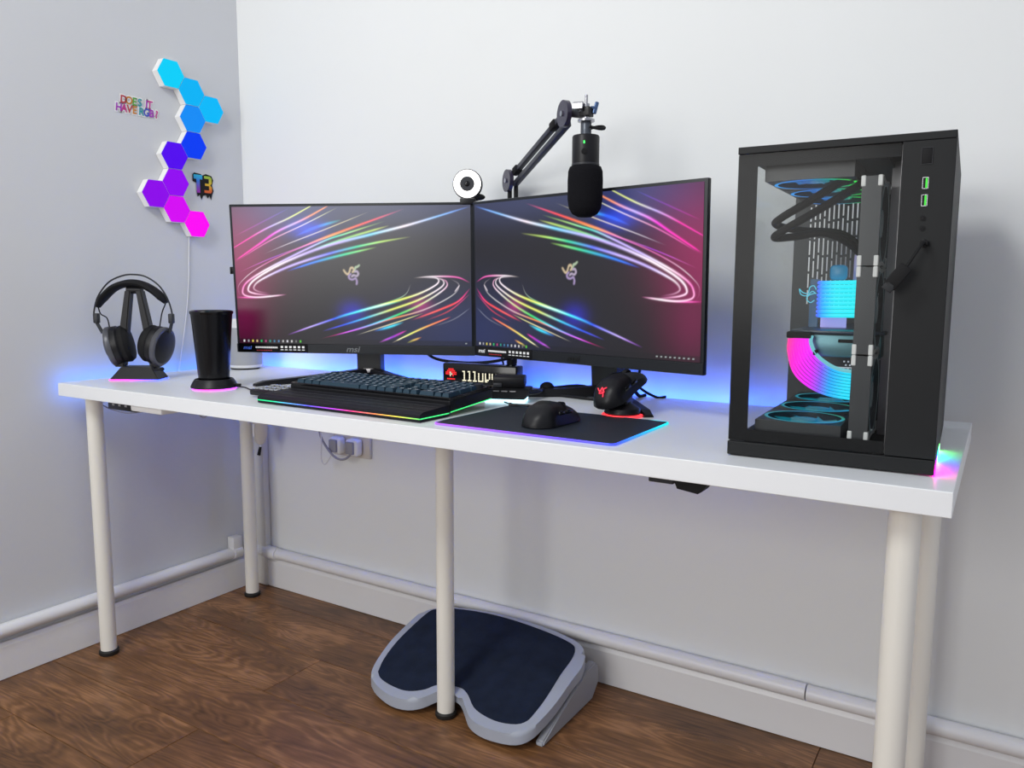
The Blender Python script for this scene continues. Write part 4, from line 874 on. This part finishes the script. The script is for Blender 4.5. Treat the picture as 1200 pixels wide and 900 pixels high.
# graphics card
gp = thing  # (helper alias unused)
b = B(); b.box((0.127, 0.265, 0.160), (0.126, 0.285, 0.034), bev=0.003); g = obj('graphics_card', b, mat('gpu_teal_metal', (0.10, 0.22, 0.25), 0.35, metal=0.5), pc)
b = B(); b.box((0.127, 0.265, 0.1805), (0.134, 0.290, 0.005), bev=0.001); obj('backplate', b, mat('gpu_backplate', (0.01, 0.03, 0.06), 0.3), g)
b = B(); b.box((0.145, 0.1215, 0.168), (0.030, 0.002, 0.005)); obj('slot', b, M_matte, g, smooth=False)
b = B(); b.box((0.128, 0.121, 0.128), (0.050, 0.002, 0.0015))
for i in range(7):
    for j in range(3): b.box((0.118 + i * 0.0065 + (j % 2) * 0.003, 0.30, 0.122 - j * 0.006), (0.0026, 0.002, 0.0026))
obj('perforations', b, glow('perf_white', (0.8, 0.9, 1.0), 0.5), pc, smooth=False)
# lit cable combs
def strands(name, A, C_, n, rad, stops, mt, y0, bow=0.0):
    b = B(); info = []
    for k in range(n):
        f = k / (n - 1); P = [Vector((a[0] + (c[0] - a[0]) * f, y0 + 0.004 * f, a[1] + (c[1] - a[1]) * f)) for a, c in zip(A, C_)]
        b.tube(cr(P, 8), rad, 8)
    return b
A_ = [(0.0610, 0.1700), (0.0610, 0.1500), (0.0700, 0.1200), (0.0900, 0.1000), (0.1200, 0.0870), (0.1600, 0.0820)]
C2 = [(0.0900, 0.1720), (0.0890, 0.1620), (0.0960, 0.1460), (0.1100, 0.1330), (0.1300, 0.1230), (0.1600, 0.1190)]
b = strands('s', A_, C2, 9, 0.0021, None, None, 0.108); o = obj('lit_power_cable', b, vmat('strand_glow', 1.25, (0.05, 0.05, 0.05, 1)), pc)
colour(o, lambda c: ramp([(0.060, (1, .03, .28)), (0.072, (1, .0, .62)), (0.100, (.75, .0, .95)), (0.115, (.2, .08, 1)), (0.128, (.0, .35, .95)), (0.15, (.0, .65, .9))], c.x + (0.17 - c.z) * 0.10))
b = B(); b.tube(cr([(x + 0.004, 0.1085, z + 0.0035) for x, z in C2], 8), 0.0028, 8); o = obj('diffuser_edge', b, glow('strand_ice', (0.25, 0.8, 0.9), 0.7), pc)
b = B(); b.box((0.0755, 0.111, 0.1760), (0.036, 0.016, 0.010), bev=0.002); b.box((0.1, 0.112, 0.150), (0.006, 0.012, 0.008), bev=0.001); obj('cable_plug', b, M_matte, pc)
b = B()
for k in range(9):
    z = 0.2030 + k * 0.0066; b.tube(cr([(0.084, 0.216, z), (0.092, 0.204, z), (0.120, 0.200, z + 0.0005), (0.160, 0.200, z + 0.001)], 5), 0.0031, 8)
o = obj('lit_board_cable', b, MATS['strand_glow'], pc); colour(o, lambda c: ramp([(0.084, (.05, .12, 1)), (0.094, (.0, .4, 1)), (0.11, (.0, .72, .85)), (0.16, (.0, .75, .8))], c.x))
b = B(); b.box((0.1135, 0.212, 0.272), (0.026, 0.006, 0.024), bev=0.006); obj('cable_cover', b, mat('cover_blue', (0.02, 0.16, 0.3), 0.35, emit=(0.02, 0.2, 0.35), estr=0.5), pc)
b = B(); b.box((0.1060, 0.235, 0.190), (0.040, 0.003, 0.026)); obj('cable_cover', b, mat('cover_lilac', (0.4, 0.35, 0.6), 0.4, emit=(0.32, 0.28, 0.75), estr=0.6), pc, smooth=False)
b = B(); b.box((0.0745, 0.235, 0.220), (0.014, 0.003, 0.084)); obj('cable_cover', b, mat('cover_navy', (0.01, 0.05, 0.1), 0.3, emit=(0.003, 0.04, 0.1), estr=0.6), pc, smooth=False)
# glowing emblem of curled strands
b = B()
for pts in ([(-.018, .010), (-.012, .004), (-.004, .003), (-.002, .012), (.004, .015), (.008, .009)], [(.006, .003), (-.002, .000), (-.006, -.006), (.000, -.012), (.006, -.008)], [(-.018, .010), (-.015, .001), (-.006, -.001), (.002, .006), (.008, .002)]):
    b.tube(cr([(0.076 + x, 0.190, 0.236 + z) for x, z in pts], 5), 0.0008, 6)
obj('glowing_emblem', b, glow('emblem_ice', (0.12, 0.65, 0.85), 0.9), pc)
# fans
def fan_mesh(kind):
    b = B(); s = 0.119; r = 0.0565; th = 0.025
    if kind == 'frame':
        n = 40; sq = []; ci = []
        for i in range(n):
            a = 2 * PI * i / n + PI / 4; c_, s_ = math.cos(a), math.sin(a); k = (s / 2) / max(abs(c_), abs(s_)); sq.append((c_ * k, s_ * k)); ci.append((c_ * r, s_ * r))
        V = [[b.bm.verts.new((x, y, z)) for x, y in q] for q, z in ((sq, -th / 2), (sq, th / 2), (ci, th / 2), (ci, -th / 2))]
        for A, C_ in zip(V, V[1:] + V[:1]):
            for i in range(n): b.bm.faces.new((A[i], A[(i + 1) % n], C_[(i + 1) % n], C_[i]))
    elif kind == 'rotor':
        b.lathe([(0.019, -0.010), (0.020, 0.0), (0.019, 0.010), (0.008, 0.011)], 20)
        for k in range(9):
            a = 2 * PI * k / 9; vs = []
            for rr, tw in ((0.019, 0.0), (0.036, 0.22), (0.053, 0.38)):
                for q, zz_ in ((-0.30, -0.007), (0.30, 0.007)):
                    vs.append(b.bm.verts.new((rr * math.cos(a + tw + q * 0.9), rr * math.sin(a + tw + q * 0.9), zz_)))
            for i in (0, 2): b.bm.faces.new((vs[i], vs[i + 1], vs[i + 3], vs[i + 2]))
    elif kind == 'ring':
        for z in (-0.0129, 0.0129):
            n = 40; A = [b.bm.verts.new((0.0575 * math.cos(2 * PI * i / n), 0.0575 * math.sin(2 * PI * i / n), z)) for i in range(n)]; C_ = [b.bm.verts.new((0.0525 * math.cos(2 * PI * i / n), 0.0525 * math.sin(2 * PI * i / n), z)) for i in range(n)]
            for i in range(n): b.bm.faces.new((A[i], A[(i + 1) % n], C_[(i + 1) % n], C_[i]))
    elif kind == 'pads':
        for x in (-1, 1):
            for y in (-1, 1):
                for z in (-1, 1): b.box((x * 0.0532, y * 0.0532, z * 0.0105), (0.0145, 0.0145, 0.0060), bev=0.001, seg=1)
    elif kind == 'curve':
        for z in (-1, 1):
            for sy in (-1, 1):
                pts = [(sy * (0.0595 - 0.004 * math.sin(PI * i / 10)), -0.042 + 0.084 * i / 10) for i in range(11)]
                for (x0, y0), (x1, y1) in zip(pts, pts[1:]): b.box(((x0 + x1) / 2, (y0 + y1) / 2, z * 0.0112), (0.0055, abs(y1 - y0) + .001, 0.0035))
    return b
M_fanf = mat('fan_frame', (0.030, 0.032, 0.036), 0.4); M_fanb = mat('fan_blade', (0.10, 0.13, 0.15), 0.25)
M_pad = mat('fan_pad_white', (0.75, 0.75, 0.73), 0.5)
M_ring = vmat('fan_ring_glow', 1.0, (0.05, 0.05, 0.05, 1)); M_rot = vmat('fan_rotor_glow', 0.40, (0.10, 0.13, 0.15, 1), 0.2)
def fan(loc, rot, gl, pads):
    fr_ = obj('fan', fan_mesh('frame'), M_fanf, pc, loc=loc, rot=rot)
    o = obj('rotor', fan_mesh('rotor'), M_rot, fr_); colour(o, gl)
    o = obj('light_ring', fan_mesh('ring'), M_ring, fr_, smooth=False); colour(o, gl)
    if pads: obj('corner_pads', fan_mesh('pads'), M_pad, fr_, smooth=False); obj('edge_diffuser', fan_mesh('curve'), M_pad, fr_, smooth=False)
for i, y in enumerate((0.088, 0.212, 0.336)):
    fan((0.092, y, 0.411), (0, 0, 0), lambda c, i=i: ramp([(-.05, (0.0, .28, .75)), (-.01, (.02, .22, .9)), (.02, (.0, .45, .45)), (.045, (.03, .8, .08))], c.x + 0.006 * i), False)
    fan((0.092, y, 0.0405), (0, 0, 0), lambda c, i=i: ramp([(-.06, (0.0, .20, .28)), (-.01, (.0, .30, .40)), (.02, (.02, .35, .75)), (.05, (.02, .28, .20))], c.x * 0.8 + c.y * 0.5), False)
for i, z in enumerate((0.0945, 0.2160, 0.3375)):
    fan((0.1745, 0.082, z), (0, PI / 2, 0), lambda c: (0.03, 0.045, 0.05), True)
b = B(); b.box((0.110, 0.213, 0.4280), (0.160, 0.380, 0.008)); obj('radiator', b, mat('radiator_grey', (0.12, 0.12, 0.12), 0.5), pc, smooth=False)
b = B()
b.tube(cr([(0.150, 0.060, 0.404), (0.120, 0.10, 0.398), (0.075, 0.15, 0.381), (0.030, 0.165, 0.358), (0.016, 0.20, 0.350), (0.040, 0.27, 0.345), (0.100, 0.30, 0.340), (0.135, 0.295, 0.315), (0.150, 0.285, 0.300)], 8), 0.0062, 12)
obj('coolant_tube', b, M_matte, pc)
b = B()
b.tube(cr([(0.155, 0.070, 0.392), (0.120, 0.12, 0.380), (0.080, 0.15, 0.362), (0.035, 0.165, 0.339), (0.018, 0.18, 0.328), (0.045, 0.20, 0.330), (0.090, 0.21, 0.335), (0.125, 0.24, 0.318), (0.150, 0.27, 0.290)], 8), 0.0062, 12)
obj('coolant_tube', b, M_matte, pc)
b = B(); b.box((0.0880, 0.030, 0.0270), (0.140, 0.008, 0.016)); obj('lower_rail', b, M_dgrey, pc, smooth=False)
# rainbow light under the right edge
b = B(); n = 30; ys = [0.004 + 0.20 * i / n for i in range(n + 1)]
va = [b.bm.verts.new((PW + 0.0008, y, 0.0004)) for y in ys]; vb = [b.bm.verts.new((PW + 0.0008, y, 0.0110)) for y in ys]
for i in range(n): b.bm.faces.new((va[i], va[i + 1], vb[i + 1], vb[i]))
o = obj('side_light_strip', b, vmat('side_glow', 26.0), pc, smooth=False)
colour(o, lambda c: ramp([(0.0, (.9, .0, .25)), (.03, (1, .0, .45)), (.07, (.35, .02, 1)), (.11, (.02, .05, 1)), (.16, (.0, .7, .25)), (.2, (.1, .7, .1))], c.y))
# usb adapter on a short lead
ua = thing('usb_adapter', 'short black adapter lead with a connector hanging from the tower front column', 'adapter', (1.748, -0.5745, 0.735), 0.0354)
b = B(); b.box((0.2430, -0.006, 0.3045), (0.009, 0.012, 0.006), bev=0.001); obj('plug', b, M_matte, ua)
b = B(); b.tube(cr([(0.243, -0.012, 0.3045), (0.241, -0.020, 0.3025), (0.235, -0.027, 0.291), (0.2255, -0.028, 0.274)], 6), 0.0019, 8); obj('lead', b, M_matte, ua)
Mu = Matrix.Translation((0.2145, -0.029, 0.2595)) @ Matrix.Rotation(math.radians(36), 4, 'Y')
b = B(); b.box((0, 0, 0.003), (0.0165, 0.008, 0.033), bev=0.0015, M=Mu); obj('connector_shell', b, M_matte, ua)
b = B(); b.box((0, -0.001, -0.0145), (0.013, 0.0075, 0.008), bev=0.0005, M=Mu); b.box((0, -0.0045, -0.010), (0.009, 0.001, 0.003), M=Mu); obj('connector_tip', b, mat('tip_metal', (0.02, 0.022, 0.025), 0.6, spec=0.3), ua)

# ------------------------------------------------------------------ foot rest
ft = thing('foot_rest', 'grey foot rest with navy carpet top on the floor under the desk', 'foot rest', (1.06, -0.24, 0))
OUT = [(0.8409, -0.3644), (0.8334, -0.3561), (0.8209, -0.3304), (0.8108, -0.291), (0.803, -0.2408), (0.8034, -0.1721), (0.8094, -0.1253), (0.8325, -0.099), (0.8853, -0.0835), (0.9774, -0.0669), (1.0744, -0.0637), (1.1728, -0.0709), (1.2462, -0.0849), (1.2776, -0.1007), (1.2968, -0.1239), (1.3057, -0.1609), (1.3034, -0.2041), (1.3021, -0.2719), (1.2964, -0.3188), (1.2866, -0.3565), (1.2641, -0.3806), (1.2217, -0.3902), (1.1776, -0.3905), (1.1416, -0.3795), (1.1146, -0.3576), (1.0866, -0.3349), (1.0646, -0.3296), (1.0387, -0.3361), (1.0236, -0.3488), (1.0051, -0.3731), (0.9758, -0.3912), (0.9283, -0.3957), (0.873, -0.3815)]
MATO = [(0.8474, -0.347), (0.8317, -0.307), (0.822, -0.2464), (0.8229, -0.1784), (0.8293, -0.1229), (0.8448, -0.1057), (0.889, -0.0886), (0.9798, -0.0755), (1.0766, -0.0752), (1.1786, -0.0852), (1.2435, -0.0985), (1.264, -0.1133), (1.2718, -0.1443), (1.271, -0.1953), (1.2735, -0.2497), (1.2741, -0.2892), (1.2717, -0.3222), (1.2676, -0.3425), (1.2505, -0.3586), (1.2124, -0.3674), (1.1714, -0.3646), (1.1348, -0.3531), (1.103, -0.3286), (1.0797, -0.3169), (1.0586, -0.3165), (1.0269, -0.3206), (1.0084, -0.3331), (0.9953, -0.3496), (0.9705, -0.3651), (0.943, -0.3717), (0.9006, -0.369), (0.8662, -0.3603)]
def plate(outl, t0, t1, bev):
    P = [(p.x, p.y) for p in cr([(x - 1.06, y + 0.24, 0) for x, y in outl + outl[:1]], 3)[:-1]]
    b = B(); b.prism(P[::-1], t0, t1, bev=bev)
    for v in b.bm.verts: v.co.z += 0.04 + 0.30 * (v.co.y - 0.24 + 0.38)
    return b
# stay in front of the middle desk leg: the notch of the plate curves round it
obj('platform', plate(OUT, -0.026, 0.0, 0.009), M_rest, ft)
obj('carpet_top', plate(MATO, -0.004, 0.0016, 0.0), M_navy, ft, smooth=False)
b = B(); 
side = [(-0.100, 0.0), (0.140, 0.0), (0.172, 0.030), (0.172, 0.072), (0.155, 0.088), (0.110, 0.085), (-0.03, 0.036), (-0.095, 0.010)]
for sx in (0.226, -0.236):
    Ms = Matrix(((0, 0, 1, sx), (1, 0, 0, 0), (0, 1, 0, 0.0005), (0, 0, 0, 1)))
    b = B(); b.prism(side, 0.0, 0.020, Ms)
    bmesh.ops.bevel(b.bm, geom=b.bm.edges[:], offset=0.003, segments=2, affect='EDGES'); obj('side_support', b, mat('footrest_side', (0.30, 0.31, 0.34), 0.5), ft)
b = B(); b.box((0, 0.08, 0.030), (0.42, 0.05, 0.05), bev=0.006); obj('cross_bar', b, MATS['footrest_side'], ft)

# ------------------------------------------------------------------ under the desk
ps = thing('power_strip', 'black power strip screwed under the front left of the desk', 'power strip', (0.268, -0.585, H - T))
b = B(); b.box((-0.008, 0, -0.0125), (0.118, 0.040, 0.025), bev=0.003); obj('body', b, M_black, ps)
b = B()
for k in range(4): b.box((-0.042 + 0.026 * k, -0.0203, -0.012), (0.009, 0.001, 0.005))
obj('socket_marks', b, M_grey, ps, smooth=False)
b = B(); b.box((0.388, -0.600, H - T - 0.0085), (0.120, 0.050, 0.017), bev=0.004); tag(obj('power_adapter', b, M_white), 'flat white adapter stuck under the desk beside the black power strip', 'adapter')
cable([(0.060, -0.560, 0.698), (0.070, -0.55, 0.676), (0.105, -0.545, 0.662), (0.165, -0.54, 0.655), (0.22, -0.54, 0.660), (0.29, -0.54, 0.672), (0.34, -0.545, 0.676)], 0.0017, M_cableg, 'thin grey cable sagging below the black power strip')
cable([(0.440, -0.535, 0.699), (0.462, -0.535, 0.676), (0.485, -0.535, 0.672), (0.510, -0.53, 0.699)], 0.0017, M_cableg, 'short grey cable loop hanging under the desk below the tumbler')
hk = thing('under_desk_clamp', 'black clamp fixed under the front edge of the desk left of the tower', 'clamp', (1.683, -0.600, H - T))
b = B(); b.box((-0.022, 0.0, -0.0065), (0.040, 0.03, 0.013), bev=0.002); obj('block', b, M_dgrey, hk)
b = B(); Mq = Matrix(((1, 0, 0, 0.0), (0, 0, 1, 0), (0, 1, 0, 0), (0, 0, 0, 1)))
b.prism([(-0.004, 0.0), (0.004, -0.018), (0.036, -0.022), (0.042, -0.018), (0.054, 0.0)], -0.015, 0.015, Mq); obj('bracket', b, M_matte, hk, smooth=False)
pd = thing('pull_switch', 'cream oval switch hanging in the corner below the desk with dark tip', 'switch', (0.150, -0.092, 0.537), CY)
b = B(); b.sphere((0, 0, 0.008), 0.030, (0.82, 0.5, 1.75), 24); obj('body', b, M_offw, pd)
b = B(); b.box((-0.016, -0.0100, 0.004), (0.007, 0.010, 0.040), bev=0.002); obj('slot', b, M_white, pd)
b = B(); b.tube([(0, 0, -0.040), (-0.001, 0, -0.050)], 0.0020, 8); obj('cord', b, M_white, pd)
b = B(); b.tube([(-0.001, 0, -0.050), (-0.007, 0, -0.076)], [0.0040, 0.0055], 10); obj('tip', b, M_matte, pd)
cable([(0.150, -0.092, 0.590), (0.150, -0.091, 0.64), (0.150, -0.090, 0.7000)], 0.0018, M_cablew, 'white cord holding the cream oval switch under the desk')
# wall socket with two plugs
so = thing('wall_socket', 'double wall socket on the back wall below the desk', 'socket', (0.455, -0.001, 0.520), 0)
b = B(); b.box((0, -0.006, 0), (0.146, 0.012, 0.086), bev=0.003); obj('faceplate', b, M_offw, so)
for i, (x, lab) in enumerate(((0.415, 'grey-white plug in the left side of the wall socket'), (0.482, 'grey-white plug in the right side of the wall socket'))):
    p_ = thing('power_plug', lab, 'plug', (x, -0.0135, 0.512), 0, 'plugs in the wall socket')
    b = B(); b.box((0, -0.016, 0), (0.046, 0.030, 0.050), bev=0.009, seg=3); obj('plug_body', b, M_white, p_)
    b = B(); b.box((0, -0.034, 0), (0.030, 0.010, 0.038), bev=0.004); obj('grip', b, M_greyp if False else M_cableg, p_)
cable([(0.353, -0.05, 0.700), (0.362, -0.05, 0.60), (0.372, -0.055, 0.540), (0.415, -0.060, 0.495), (0.445, -0.058, 0.478), (0.470, -0.055, 0.480), (0.482, -0.045, 0.492)], 0.0035, M_cableg, 'thick grey cable slanting down to the right wall plug')
cable([(0.372, -0.06, 0.700), (0.378, -0.06, 0.60), (0.380, -0.06, 0.52), (0.378, -0.06, 0.470), (0.390, -0.06, 0.455), (0.404, -0.058, 0.468), (0.411, -0.048, 0.490)], 0.0020, M_cablew, 'thin pale cable looping below the left wall plug')
